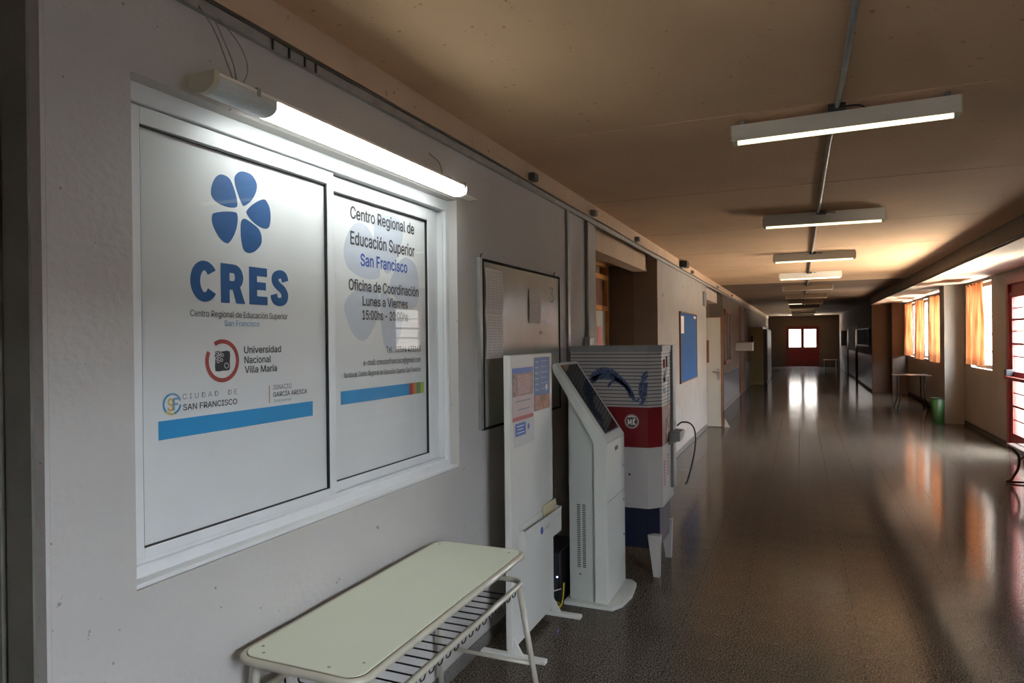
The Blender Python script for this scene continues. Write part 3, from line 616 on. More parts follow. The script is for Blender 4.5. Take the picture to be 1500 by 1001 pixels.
for k in range(9):
    y = 4.15+random.random()*0.5; z = 1.75+random.random()*0.12; sm.plate(W+0.0162, smooth_closed([(y, z), (y+0.03+random.random()*0.04, z+0.006), (y+0.03, z+0.02), (y-0.01, z+0.015)], 3), 0.0004)
obj('smudge', sm, GREYINK, wb)
def paper(y0, y1, z0, z1, lab, rows, cols=2, sx_=0.012, name='paper_notice'):
    r_ = thing(name, (W+0.0162, (y0+y1)/2, z0), lab, 'paper', 'papers stuck on the whiteboard')
    nb = 6; mb = MB(); vs = []
    for i in range(nb+1):
        f = i/nb; zz = z0+(z1-z0)*f; dx = 0.004+0.006*math.sin(f*PI)
        vs.append([mb.bm.verts.new((W+0.0165+dx, y0, zz)), mb.bm.verts.new((W+0.0165+dx, y1, zz)), mb.bm.verts.new((W+0.0165+dx-0.0006, y1, zz)), mb.bm.verts.new((W+0.0165+dx-0.0006, y0, zz))])
    for a, b in zip(vs, vs[1:]):
        for k in range(4): mb.bm.faces.new((a[k], a[(k+1) % 4], b[(k+1) % 4], b[k]))
    mb.bm.faces.new(vs[0]); mb.bm.faces.new(vs[-1][::-1])
    obj('sheet', mb, PAPER, r_)
    lm = MB()
    for i in range(rows):
        zz = z1-(z1-z0)*(0.08+0.86*i/rows); f = (zz-z0)/(z1-z0); dx = 0.0045+0.006*math.sin(f*PI)
        for c in range(cols):
            a = y0+(y1-y0)*(0.07+0.9*c/cols); b = a+(y1-y0)*(0.9/cols)*(0.55+0.4*random.random())
            lm.box(W+0.0165+dx, W+0.0165+dx+0.0006, a, b, zz-0.0022, zz)
    obj('print', lm, GREYINK, r_); return r_
paper(3.435, 3.675, 1.872, 2.125, 'printed sheet at the upper left of the whiteboard', 14, 4)
paper(3.435, 3.668, 1.610, 1.868, 'printed sheet below another at the left of the whiteboard', 14, 3)
paper(4.100, 4.305, 1.825, 2.050, 'smaller printed sheet near the middle top of the whiteboard', 13, 3)

# ================================================================== freestanding display board
db = thing('display_board', (-1.45, 3.66, 0), 'tall white free-standing display panel on two flat feet, in front of the whiteboard', 'display board')
obj('panel', B(-1.470, -1.432, 3.335, 4.000, 0.045, 1.632, bev=0.003, seg=1), BOARDW, db)
for y in (3.350, 3.975):
    ft = obj('foot', B(-1.622, -1.247, y-0.022, y+0.022, 0.0, 0.022, bev=0.003, seg=1), BOARDW, db)
    obj('gusset', MB().prism([(-1.4315, 0.022), (-1.375, 0.022), (-1.4315, 0.11)], 'y', y-0.006, y+0.006), BOARDW, ft)
    obj('post', B(-1.466, -1.436, y-0.012, y+0.012, 0.022, 0.045), BOARDW, ft)
pk = obj('leaflet_pocket', MB().box(-1.4318, -1.4285, 3.44, 4.05, 0.515, 0.69).box(-1.400, -1.396, 3.44, 4.05, 0.515, 0.66).box(-1.4318, -1.396, 3.44, 4.05, 0.510, 0.516).box(-1.4318, -1.396, 3.436, 3.441, 0.510, 0.665).box(-1.4318, -1.396, 4.049, 4.054, 0.510, 0.665), BOARDW, db)
obj('emblem', MB().plate(-1.3955, [(3.70+0.022*math.cos(a), 0.60+0.022*math.sin(a)) for a in [2*PI*k/20 for k in range(20)]]), ROYAL, pk)
lettering('UNC', 3.75, 3.84, 0.588, 0.613, 'x', -1.3955, GREYINK, pk)
tag(obj('leaflet', B(-1.4265, -1.4205, 3.80, 4.02, 0.522, 0.715), mat('cream_leaflet', (0.6, 0.52, 0.33), 0.6)), 'cream leaflet standing in the pocket of the white display panel', 'leaflet')
XB = -1.4315
p1 = thing('poster', (XB, 3.52, 1.27), 'small poster with photo and red band at the left of the display panel', 'poster')
obj('sheet', MB().plate(XB, [(3.365, 1.268), (3.672, 1.268), (3.672, 1.562), (3.365, 1.562)], 0.0016), mat('pale_pink_paper', (0.60, 0.47, 0.46), 0.6), p1)
obj('header', MB().plate(XB+0.0017, [(3.367, 1.530), (3.670, 1.530), (3.670, 1.560), (3.367, 1.560)], 0.0006), ROYAL, p1)
obj('photo', MB().plate(XB+0.0017, [(3.367, 1.405), (3.670, 1.405), (3.670, 1.529), (3.367, 1.529)], 0.0006), mat('photo_print', (0.26, 0.15, 0.14), 0.5, var=0.7, vscale=30), p1)
obj('photo', MB().plate(XB+0.0024, [(3.43, 1.415), (3.62, 1.415), (3.62, 1.520), (3.43, 1.520)], 0.0004), mat('photo_pink_print', (0.45, 0.26, 0.24), 0.5, var=0.35, vscale=70), p1)
obj('band', MB().plate(XB+0.0017, [(3.367, 1.270), (3.670, 1.270), (3.670, 1.292), (3.367, 1.292)], 0.0006), REDP, p1)
obj('text_line', MB().plate(XB+0.0017, [(3.41, 1.372), (3.63, 1.372), (3.63, 1.380), (3.41, 1.380)], 0.0006).plate(XB+0.0017, [(3.45, 1.325), (3.61, 1.325), (3.61, 1.333), (3.45, 1.333)], 0.0006), GREYINK, p1)
p2 = thing('poster', (XB, 3.83, 1.30), 'blue poster with orange photo strip at the upper right of the display panel', 'poster')
obj('sheet', MB().plate(XB, [(3.692, 1.296), (3.955, 1.296), (3.955, 1.610), (3.692, 1.610)], 0.0016), mat('poster_blue', (0.03, 0.09, 0.28), 0.5, var=0.15, vscale=12), p2)
obj('photo', MB().plate(XB+0.0017, [(3.694, 1.298), (3.953, 1.298), (3.953, 1.385), (3.694, 1.385)], 0.0006), mat('photo_orange_print', (0.30, 0.10, 0.05), 0.5, var=0.8, vscale=22), p2)
tl = MB()
for k in range(6):
    z = 1.58-0.033*k; tl.plate(XB+0.0017, [(3.705, z), (3.76, z), (3.76, z+0.008), (3.705, z+0.008)], 0.0006); tl.plate(XB+0.0017, [(3.80, z+0.004), (3.92-0.03*(k % 2), z+0.004), (3.92-0.03*(k % 2), z+0.009), (3.80, z+0.009)], 0.0006)
obj('text_line', tl, mat('pale_blue_print', (0.25, 0.33, 0.5), 0.5), p2)
obj('emblem', MB().plate(XB+0.0022, [(3.895+0.02*math.cos(a), 1.425+0.02*math.sin(a)) for a in [2*PI*k/16 for k in range(16)]], 0.0005), WHITEP, p2)
p3 = thing('leaflet', (XB, 3.53, 1.10), 'white leaflet with a blue block, hanging under the small photo poster', 'leaflet')
obj('sheet', MB().plate(XB, [(3.385, 1.125), (3.680, 1.125), (3.685, 1.266), (3.375, 1.266)], 0.0012), mat('white_leaflet', (0.58, 0.56, 0.56), 0.6), p3)
obj('block', MB().plate(XB+0.0013, [(3.40, 1.185), (3.55, 1.185), (3.55, 1.255), (3.40, 1.255)], 0.0005), ROYAL, p3)
obj('text_line', MB().plate(XB+0.0019, [(3.42, 1.235), (3.52, 1.235), (3.52, 1.241), (3.42, 1.241)], 0.0004).plate(XB+0.0019, [(3.43, 1.218), (3.51, 1.218), (3.51, 1.223), (3.43, 1.223)], 0.0004).plate(XB+0.0019, [(3.42, 1.199), (3.53, 1.199), (3.53, 1.204), (3.42, 1.204)], 0.0004), WHITEP, p3)
obj('emblem', MB().plate(XB+0.0013, [(3.595+0.014*math.cos(a), 1.222+0.018*math.sin(a)) for a in [2*PI*k/16 for k in range(16)]], 0.0005), ROYAL, p3)

# ================================================================== kiosk
ks = thing('information_kiosk', (-1.25, 4.42, 0), 'white free-standing touch-screen kiosk with slanted dark screen', 'kiosk')
yA, yB = 4.190, 4.662
obj('base_plate', MB().prism([(-1.42, yA-0.035), (-1.10, yA-0.035), (-1.055, yA+0.05), (-1.035, (yA+yB)/2), (-1.055, yB-0.02), (-1.10, yB+0.035), (-1.42, yB+0.035)], 'z', 0.0, 0.022), KIOSK, ks)
prof = [(-1.136, 0.022), (-1.136, 1.055), (-1.478, 1.560), (-1.500, 1.545), (-1.490, 1.500), (-1.222, 1.050), (-1.222, 0.022)]
fp = MB().prism(prof, 'y', yA, yB); bmesh.ops.bevel(fp.bm, geom=fp.bm.edges[:], offset=0.004, segments=2, affect='EDGES')
obj('front_shell', fp, KIOSK, ks)
bd = obj('rear_body', MB().prism([(-1.395, 0.022), (-1.222, 0.022), (-1.222, 1.050), (-1.395, 1.330)], 'y', yA+0.022, yB-0.022), mat('kiosk_grey_side', (0.46, 0.48, 0.45), 0.45), ks)
vt = MB()
for c in range(2):
    for k in range(34):
        z = 0.235+0.0122*k; x = -1.343+0.036*c; vt.box(x, x+0.022, yA+0.0208, yA+0.0225, z, z+0.0055)
obj('vent', vt, BLACK, bd)
obj('screw', MB().cyl((-1.325, yA+0.0205, 0.19), (-1.325, yA+0.0225, 0.19), 0.006), DARKM, bd)
# screen in the slanted face
A = Vector((-1.136, 0, 1.055)); Bv = Vector((-1.478, 0, 1.560)); dv = (Bv-A).normalized(); nv = Vector((dv.z, 0, -dv.x)); Ls = (Bv-A).length
def slab(s0, s1, y0, y1, h0, h1):
    mb = MB(); pts = [A+dv*s0+nv*h0, A+dv*s1+nv*h0, A+dv*s1+nv*h1, A+dv*s0+nv*h1]
    return mb.prism([(p.x, p.z) for p in pts], 'y', y0, y1)
bz = obj('screen_frame', slab(0.052, Ls-0.022, yA+0.078, yB-0.040, 0.0003, 0.0022), BLACK, ks)
obj('screen', slab(0.060, Ls-0.030, yA+0.092, yB-0.055, 0.0023, 0.0035), SCREEN, ks)
obj('socket', B(-1.1358, -1.1335, yA+0.215, yA+0.285, 0.975, 1.000), BLACK, ks)
obj('door_seam', MB().box(-1.1359, -1.1350, yA+0.01, yB-0.01, 0.668, 0.672).box(-1.1359, -1.1350, yA+0.01, yB-0.01, 1.045, 1.048), GREYINK, ks)
for z in (0.84, 0.60, 0.36): obj('lock', MB().cyl((-1.1362, yB-0.04, z), (-1.131, yB-0.04, z), 0.008), METAL, ks)
# floor things between board and kiosk
ups = thing('power_unit', (-1.515, 4.32, 0), 'black power unit with a blue light, on the floor behind the display panel', 'power unit')
obj('case', B(-1.622, -1.438, 4.145, 4.50, 0.0, 0.34, bev=0.008), BLACK, ups)
obj('front_panel', B(-1.615, -1.445, 4.141, 4.145, 0.02, 0.32), mat('power_unit_front', (0.03, 0.03, 0.035), 0.3), ups)
obj('power_light', MB().cyl((-1.459, 4.137, 0.176), (-1.459, 4.141, 0.176), 0.0045, 10), BLED, ups)
yc = [(-1.40, 4.10, 0.16), (-1.405, 4.09, 0.06), (-1.42, 4.07, 0.012), (-1.47, 4.05, 0.010), (-1.50, 4.07, 0.012), (-1.47, 4.10, 0.03), (-1.42, 4.085, 0.025), (-1.43, 4.05, 0.014), (-1.48, 4.03, 0.010), (-1.53, 4.06, 0.010), (-1.56, 4.10, 0.010)]
tag(obj('yellow_cable', MB().tube(smooth_path(yc), 0.005, 7), YCAB), 'tangled yellow cable on the floor between display panel and kiosk', 'cable')
tag(obj('white_cable', MB().tube(smooth_path([(-1.43, 4.135, 0.105), (-1.47, 4.13, 0.09), (-1.54, 4.125, 0.07), (-1.60, 4.12, 0.06)]), 0.004, 7), LAMPW), 'thin white cable hanging above the yellow one by the kiosk', 'cable')

# ================================================================== water vending machine
vm = thing('water_machine', (-1.25, 5.12, 0), 'tall water vending machine with striped print, red band and navy base', 'vending machine')
def plan(x0, x1, y0, y1, c): return [(x0, y0), (x1-c, y0), (x1, y0+c*1.15), (x1, y1-0.03), (x1-0.03, y1), (x0, y1)]
obj('upper_body', MB().prism(plan(-1.585, -0.925, 4.85, 5.42, 0.085), 'z', 1.218, 1.618), STRIPE, vm)
obj('red_band', MB().prism(plan(-1.586, -0.924, 4.849, 5.421, 0.085), 'z', 0.928, 1.218), VRED, vm)
obj('lower_body', MB().prism(plan(-1.585, -0.925, 4.85, 5.42, 0.085), 'z', 0.505, 0.928), VWHITE, vm)
obj('top_cap', MB().prism(plan(-1.590, -0.918, 4.845, 5.425, 0.085), 'z', 1.618, 1.662), VGREY, vm)
obj('bottom_lip', MB().prism(plan(-1.590, -0.921, 4.846, 5.424, 0.085), 'z', 0.490, 0.505), VWHITE, vm)
obj('base', MB().prism(plan(-1.560, -0.950, 4.87, 5.40, 0.075), 'z', 0.20, 0.490), VNAVY, vm)
for x, y in ((-0.975, 4.885), (-0.975, 5.36), (-1.53, 4.885), (-1.53, 5.36)):
    lg = MB(); s = 0.045; q = 0.022
    top = [lg.bm.verts.new((x+a*s, y+b*s*0.7, 0.30)) for a, b in ((-1, -1), (1, -1), (1, 1), (-1, 1))]
    bot = [lg.bm.verts.new((x+0.015+a*q, y+b*q, 0.0)) for a, b in ((-1, -1), (1, -1), (1, 1), (-1, 1))]
    lg.bm.faces.new(top); lg.bm.faces.new(bot[::-1])
    for k in range(4): lg.bm.faces.new((bot[k], bot[(k+1) % 4], top[(k+1) % 4], top[k]))
    obj('leg', lg, VWHITE, vm)
obj('side_panel', B(-0.924, -0.905, 5.30, 5.43, 0.56, 1.66, bev=0.003, seg=1), VGREY, vm)
# splash artwork on the near side
def stroke(mb, pts, w0, w1, Y):
    P = smooth_path([(a, 0, b) for a, b in pts], 4); n = len(P)
    for i in range(n-1):
        t0_, t1_ = i/(n-1), (i+1)/(n-1)
        wa = w0+(w1-w0)*t0_; wb_ = w0+(w1-w0)*t1_; d = (P[i+1]-P[i]).normalized(); nn = Vector((-d.z, 0, d.x))
        q = [P[i]+nn*wa, P[i+1]+nn*wb_, P[i+1]-nn*wb_, P[i]-nn*wa]; mb.plate_y(Y, [(v.x, v.z) for v in q], 0.0008)
spl = MB(); YV = 4.8495
SPL = mat('splash_print', (0.05, 0.075, 0.16), 0.5, var=0.7, vscale=60)
for pts, a, b in (([(-1.42, 1.42), (-1.36, 1.475), (-1.28, 1.475), (-1.22, 1.43), (-1.17, 1.385), (-1.13, 1.33), (-1.105, 1.27)], 0.030, 0.012), ([(-1.43, 1.40), (-1.36, 1.44), (-1.27, 1.435), (-1.21, 1.40), (-1.16, 1.36), (-1.13, 1.29)], 0.022, 0.010),
                  ([(-1.30, 1.36), (-1.27, 1.40), (-1.22, 1.42)], 0.008, 0.012), ([(-1.105, 1.27), (-1.085, 1.262), (-1.07, 1.285)], 0.010, 0.006), ([(-1.07, 1.238), (-1.045, 1.25), (-1.035, 1.28)], 0.008, 0.014),
                  ([(-1.035, 1.27), (-1.06, 1.33), (-1.05, 1.39), (-1.02, 1.44), (-1.005, 1.45)], 0.016, 0.010), ([(-1.035, 1.30), (-1.025, 1.36), (-1.01, 1.40)], 0.022, 0.008), ([(-1.07, 1.385), (-1.04, 1.39), (-1.015, 1.375)], 0.006, 0.008), ([(-1.05, 1.43), (-1.03, 1.46), (-1.008, 1.475)], 0.007, 0.010)):
    stroke(spl, pts, a, b, YV)
obj('splash_print', spl, SPL, vm)
# splash and slots on the front face
XV = -0.9245
sf = MB()
for q in ([(5.06, 1.40), (5.12, 1.43), (5.20, 1.50), (5.26, 1.57), (5.24, 1.58), (5.15, 1.52), (5.05, 1.45)], [(5.00, 1.42), (5.05, 1.46), (5.10, 1.45), (5.04, 1.38)], [(5.00, 1.32), (5.09, 1.30), (5.10, 1.33), (5.02, 1.36)]):
    sf.plate(XV, smooth_closed(q, 3), 0.0008)
obj('splash_print', sf, SPL, vm)
obj('coin_slot', B(XV, XV+0.012, 5.01, 5.05, 1.50, 1.56), REDP, vm); obj('coin_slot', B(XV, XV+0.010, 5.12, 5.20, 1.50, 1.58), BLACK, vm)
obj('display', B(XV, XV+0.012, 5.02, 5.09, 1.395, 1.425), BLACK, vm); obj('seam', MB().cyl((XV+0.001, 5.19, 1.22), (XV+0.001, 5.20, 1.42), 0.002, 6), BLACK, vm)
ff = MB()
for pts in ([(5.19, 1.20), (5.24, 1.19), (5.25, 1.15), (5.18, 1.12), (5.18, 1.08)], [(5.10, 1.10), (5.16, 1.12), (5.12, 1.05), (5.18, 1.03)], [(5.08, 1.0), (5.15, 1.03), (5.10, 0.96)]):
    P = smooth_path([(XV+0.001, a, b) for a, b in pts], 4); ff.tube(P, 0.006, 6)
obj('script_print', ff, mat('cream_print', (0.5, 0.42, 0.33), 0.5), vm)
rl = MB(); random.seed(11)
for k in range(9):
    z = 0.80-0.021*k; rl.plate(XV, [(5.00, z), (5.05+0.03*random.random(), z), (5.05+0.02, z+0.010), (5.00, z+0.010)], 0.0008)
for k in range(7):
    z = 0.83-0.024*k; rl.plate(XV, [(5.13, z), (5.18+0.03*random.random(), z), (5.18, z+0.011), (5.13, z+0.011)], 0.0008)
tag(obj('small_print', rl, REDP, vm), kind='stuff')
ring_pts = [(-1.125+0.052*math.cos(a), 1.115+0.052*math.sin(a)) for a in [2*PI*k/28 for k in range(28)]]
em = obj('emblem', MB().plate_y(4.8488, ring_pts), mat('emblem_pale', (0.38, 0.36, 0.31), 0.5), vm)
obj('emblem_disc', MB().plate_y(4.8475, [(-1.125+0.042*math.cos(a), 1.115+0.042*math.sin(a)) for a in [2*PI*k/24 for k in range(24)]], 0.0006), mat('emblem_dark', (0.07, 0.06, 0.05), 0.5, var=0.5, vscale=80), em)
eb = MB()
for pts, a in (([(-1.152, 1.09), (-1.148, 1.13)], .004), ([(-1.152, 1.13), (-1.14, 1.10), (-1.13, 1.13)], .004), ([(-1.13, 1.09), (-1.128, 1.13)], .004), ([(-1.115, 1.09), (-1.112, 1.135)], .004), ([(-1.098, 1.135), (-1.112, 1.112), (-1.096, 1.09)], .004), ([(-1.15, 1.145), (-1.125, 1.152), (-1.10, 1.145)], .004)):
    stroke(eb, pts, a, a, 4.8468)
obj('emblem_mark', eb, WHITEP, em)
nz = obj('dispensing_bay', MB().box(-0.9245, -0.84, 5.21, 5.42, 0.93, 1.00, bev=0.004, seg=1).prism([(-0.9245, 0.90), (-0.86, 0.93), (-0.9245, 0.93)], 'y', 5.22, 5.41), VGREY, vm)
obj('lock', MB().cyl((-1.145, 4.8475, 0.73), (-1.145, 4.8495, 0.73), 0.009), DARKM, vm)
tag(obj('black_hose', MB().tube(smooth_path([(-0.90, 5.44, 1.02), (-0.86, 5.45, 1.05), (-0.80, 5.46, 1.04), (-0.765, 5.46, 0.98), (-0.765, 5.46, 0.85), (-0.79, 5.46, 0.72), (-0.82, 5.45, 0.60), (-0.84, 5.44, 0.56)]), 0.006, 8), BLACK), 'black hose looping out from the side of the water machine', 'hose')

# ================================================================== blue notice board, doors, far left
nb = thing('notice_board', (W, 11.03, 1.03), 'blue felt notice board with thin wooden frame on the left wall', 'notice board')
obj('felt', B(W+0.0005, W+0.018, 10.20, 11.88, 1.045, 2.095), NBLUE, nb)
nf = MB()
for a in ((10.18, 11.90, 2.092, 2.108), (10.18, 11.90, 1.030, 1.046), (10.18, 10.202, 1.030, 2.108), (11.878, 11.90, 1.030, 2.108)): nf.box(W+0.0005, W+0.026, *a)
obj('frame', nf, BROWNW, nb)
tag(obj('paper_notice', B(W+0.0185, W+0.020, 10.24, 10.52, 1.78, 2.04), PAPER), 'white slip of paper at the upper left of the blue notice board', 'paper')
tag(obj('paper_notice', B(W+0.0185, W+0.020, 11.55, 11.80, 2.03, 2.07), PAPER), 'tiny white strip at the upper right of the blue notice board', 'paper')
# wooden door in the recess (door_3)
d3 = thing('door_3', (-2.25, 8.15, 0), kind='structure')
obj('frame', MB().box(-2.30, -2.215, 8.27, 8.345, 0, 2.645).box(-2.30, -2.215, 7.32, 7.39, 0, 2.645).box(-2.30, -2.215, 7.39, 8.27, 2.44, 2.50).box(-2.30, -2.215, 7.39, 8.27, 2.06, 2.12).box(-2.30, -2.215, 7.39, 8.27, 2.60, 2.645), WOODF, d3)
obj('leaf', B(-2.290, -2.235, 7.392, 8.268, 0.01, 2.058, bev=0.004, seg=1), DOORC, d3)
obj('transom_panel', B(-2.290, -2.245, 7.392, 8.268, 2.12, 2.44), BROWNW, d3)
obj('handle', MB().tube(rounded([(-2.235, 8.20, 1.02), (-2.19, 8.20, 1.02), (-2.19, 8.10, 1.02)], 0.02), 0.008, 8), BRASS, d3)
tag(obj('pink_notice', B(-2.232, -2.2305, 7.88, 8.03, 1.64, 1.86), PINKP), 'pink sheet on the cream door inside the recess, above the water machine', 'paper')
# open cream door standing out into the corridor (door_4)
d4 = thing('door_4', (-1.8, 13.42, 0), kind='structure')
obj('leaf', B(-2.20, -1.385, 13.40, 13.44, 0.012, 2.09, bev=0.003, seg=1), DOORC, d4)
obj('edge', MB().box(-1.385, -1.360, 13.396, 13.444, 0.010, 2.105).box(-2.20, -1.385, 13.396, 13.444, 2.090, 2.105), BROWNW, d4)
hd = obj('handle', MB().tube(rounded([(-1.435, 13.40, 1.06), (-1.435, 13.345, 1.06), (-1.53, 13.345, 1.06)], 0.02), 0.010, 8), BRASS, d4)
obj('lock_plate', B(-1.46, -1.41, 13.394, 13.40, 0.90, 1.12), BRASS, hd)
tag(obj('door_sign', MB().box(-1.70, -1.598, 13.388, 13.3995, 1.23, 1.66), BROWNW), 'dark red-brown framed sign on the open cream door', 'sign')
tag(obj('floor_wedge', MB().prism([(-1.335, 0.0), (-1.235, 0.0), (-1.325, 0.17)], 'y', 13.44, 13.46), DOORC), 'small white slat leaning at the foot of the open cream door', 'wedge')
# far left windows, cupboard, doors
w4 = thing('window_4', (W, 17.3, 1.1), kind='structure')
obj('frame', MB().box(W+0.0005, W+0.03, 16.60, 18.05, 2.30, 2.38).box(W+0.0005, W+0.03, 16.60, 18.05, 1.08, 1.16).box(W+0.0005, W+0.03, 16.60, 16.70, 1.08, 2.38).box(W+0.0005, W+0.03, 17.95, 18.05, 1.08, 2.38).box(W+0.0005, W+0.025, 17.28, 17.36, 1.16, 2.30), BROWNW, w4)
obj('pane', B(W+0.0005, W+0.008, 16.70, 17.95, 1.16, 2.30), mat('dusty_dark_pane', (0.03, 0.03, 0.03), 0.45), w4)
cb = thing('wall_cabinet', (-1.45, 20.0, 1.32), 'shallow beige box cabinet projecting from the far left wall', 'cabinet')
obj('body', B(W+0.0005, -1.20, 19.7, 20.3, 1.33, 1.56, bev=0.006, seg=1), DOORC, cb)
obj('lid', B(W+0.0005, -1.18, 19.68, 20.32, 1.56, 1.575), BROWNW, cb)
for k, y in enumerate((20.95, 22.75)):
    struct('trim_jamb', B(W+0.0003, W+0.05, y, y+0.12, 0, 2.62), BROWNW)
d5 = thing('door_5', (W, 21.9, 0), kind='structure')
obj('leaf', B(W+0.0005, W+0.02, 21.08, 22.74, 0.005, 2.6), mat('dark_brown_door', (0.07, 0.035, 0.02), 0.4), d5)
obj('handle', MB().cyl((W+0.02, 21.2, 1.05), (W+0.05, 21.2, 1.05), 0.02), BRASS, d5)
d6 = thing('door_6', (-1.42, 25.6, 0), kind='structure')
obj('leaf', B(W+0.001, -1.19, 25.5, 25.54, 0.01, 2.05, bev=0.003, seg=1), OLIVE, d6)
obj('vision_panel', B(-1.60, -1.53, 25.493, 25.5, 1.3, 1.75), BLACK, d6)
obj('handle', MB().cyl((-1.24, 25.46, 1.05), (-1.24, 25.5, 1.05), 0.02), BRASS, d6)
lk = thing('dark_cupboard', (-1.4, 27.3, 0), 'tall dark cupboard standing against the far left wall behind the olive door', 'cupboard')
obj('body', B(W+0.001, -1.12, 26.8, 30.5, 0.0, 2.0, bev=0.01), mat('dark_cupboard', (0.04, 0.025, 0.018), 0.5), lk)
for k in range(3): obj('door', B(-1.12, -1.105, 26.85+1.2*k, 28.0+1.2*k, 0.08, 1.95), mat('dark_cupboard_door', (0.05, 0.03, 0.02), 0.4), lk)
w6 = thing('window_6', (W, 36.5, 1.1), kind='structure')
wg = MB()
for k in range(5): wg.box(W+0.0005, W+0.03, 33.0+1.3*k, 33.08+1.3*k, 1.08, 2.20)
wg.box(W+0.0005, W+0.03, 33.0, 38.28, 2.14, 2.20).box(W+0.0005, W+0.03, 33.0, 38.28, 1.08, 1.14)
obj('frame', wg, REDD, w6); obj('pane', B(W+0.0005, W+0.010, 33.08, 38.2, 1.14, 2.14), mat('glowing_daylight_pane', (0.8, 0.85, 0.9), 0.4, emit=(0.8, 0.92, 1.0), estr=0.5), w6)  # daylight at this window given as the pane's own glow

# ================================================================== far double door (door_2)
d2 = thing('door_2', (0.14, YE, 0), kind='structure')
obj('frame', MB().box(-0.72, -0.64, YE-0.02, YE+0.08, 0, 2.27).box(0.92, 1.00, YE-0.02, YE+0.08, 0, 2.27).box(-0.64, 0.92, YE-0.02, YE+0.08, 2.19, 2.27), REDD, d2)
for a, b in ((-0.64, 0.1395), (0.1405, 0.92)):
    lf = obj('leaf', MB().box(a, b, YE, YE+0.045, 0.0, 1.10).box(a, b, YE, YE+0.045, 2.10, 2.19).box(a, a+0.085, YE, YE+0.045, 1.10, 2.10).box(b-0.085, b, YE, YE+0.045, 1.10, 2.10), REDD, d2)
    obj('rebate', B(b-0.03, b+0.03, YE+0.046, YE+0.06, 0.0, 2.19), REDD, lf)
    obj('pane', B(a+0.07, b-0.07, YE+0.02, YE+0.026, 1.10, 2.10), GLASS, lf)
    bars = MB()
    for k in range(1, 5): bars.box(a+0.07, b-0.07, YE+0.012, YE+0.034, 1.10+0.2*k-0.006, 1.10+0.2*k+0.006)
    obj('glazing_bar', bars, REDD, lf)
obj('handle', MB().box(0.16, 0.20, YE-0.05, YE, 0.98, 1.10), BRASS, d2)

# ================================================================== red double door on the right (door_1)
d1 = thing('door_1', (R, 11.06, 0), kind='structure')
obj('frame', MB().box(R-0.012, R+0.10, 12.31, 12.42, 0, 2.615).box(R-0.012, R+0.10, 9.70, 9.81, 0, 2.615).box(R-0.012, R+0.10, 9.81, 12.31, 2.46, 2.615).box(R+0.0, R+0.10, 9.81, 12.31, 2.30, 2.34), REDD, d1)
obj('transom_panel', B(R+0.03, R+0.06, 9.81, 12.31, 2.34, 2.46), REDD, d1)
def leaf(y0, y1, hinge_far):
    lf = obj('leaf', MB().box(R+0.01, R+0.055, y0, y0+0.115, 0.01, 2.30, bev=0.004, seg=1).box(R+0.01, R+0.055, y1-0.115, y1, 0.01, 2.30, bev=0.004, seg=1)
        .box(R+0.01, R+0.055, y0+0.115, y1-0.115, 2.26, 2.30).box(R+0.01, R+0.055, y0+0.115, y1-0.115, 0.01, 0.24).box(R+0.01, R+0.055, y0+0.115, y1-0.115, 1.02, 1.16), REDD, d1)
    a, b = y0+0.115, y1-0.115
    for z0, z1 in (((0.24, 0.63), (0.66, 1.02)) if hinge_far else ())+((1.16, 1.555), (1.585, 1.915), (1.945, 2.26)):
        obj('pane', B(R+0.028, R+0.034, a, b, z0, z1), GLASS, lf)
    br = MB()
    for z in ((0.645, 1.57, 1.93) if hinge_far else (1.93,)): br.box(R+0.015, R+0.050, a, b, z-0.015, z+0.015)
    for z in ((0.44, 0.84, 1.385, 1.76, 2.10) if hinge_far else (1.76, 2.10)): br.box(R+0.024, R+0.040, a, b, z-0.008, z+0.008)
    obj('glazing_bar', br, REDD, lf)
leaf(11.11, 12.305, 1); leaf(9.815, 10.84, 0)
obj('mullion', B(R+0.005, R+0.07, 10.845, 11.105, 0.0, 2.30), REDD, d1)
obj('lower_panel', B(R+0.012, R+0.05, 9.93, 10.725, 0.24, 1.57), REDD, d1)
pb = thing('push_bar', (R-0.06, 11.7, 1.05), 'red push bar with dark end box across the red glazed door', 'push bar')
obj('bar', MB().box(R-0.10, R-0.055, 11.16, 12.20, 1.045, 1.095, bev=0.01), REDD, pb)
obj('end_box', B(R-0.085, R+0.0095, 12.12, 12.24, 1.09, 1.19, bev=0.006, seg=1), BLACK, pb); obj('end_box', B(R-0.085, R+0.0095, 11.13, 11.22, 1.03, 1.13, bev=0.006, seg=1), BLACK, pb)
# bars of a glazed opening nearer the camera on the same wall (outside the frame, gives the near daylight)
d7 = thing('door_7', (R, 2.0, 0), kind='structure')
g7 = MB(); g7.box(R, R+0.08, -1.50, -1.44, 0, 2.46).box(R, R+0.08, 0.64, 0.70, 0, 2.46).box(R, R+0.08, -1.44, 0.64, 2.40, 2.46).box(R, R+0.08, -1.44, 0.64, 0, 0.06)
obj('frame', g7, REDD, d7); obj('pane', B(R+0.03, R+0.036, -1.44, 0.64, 0.06, 2.40), GLASS, d7)

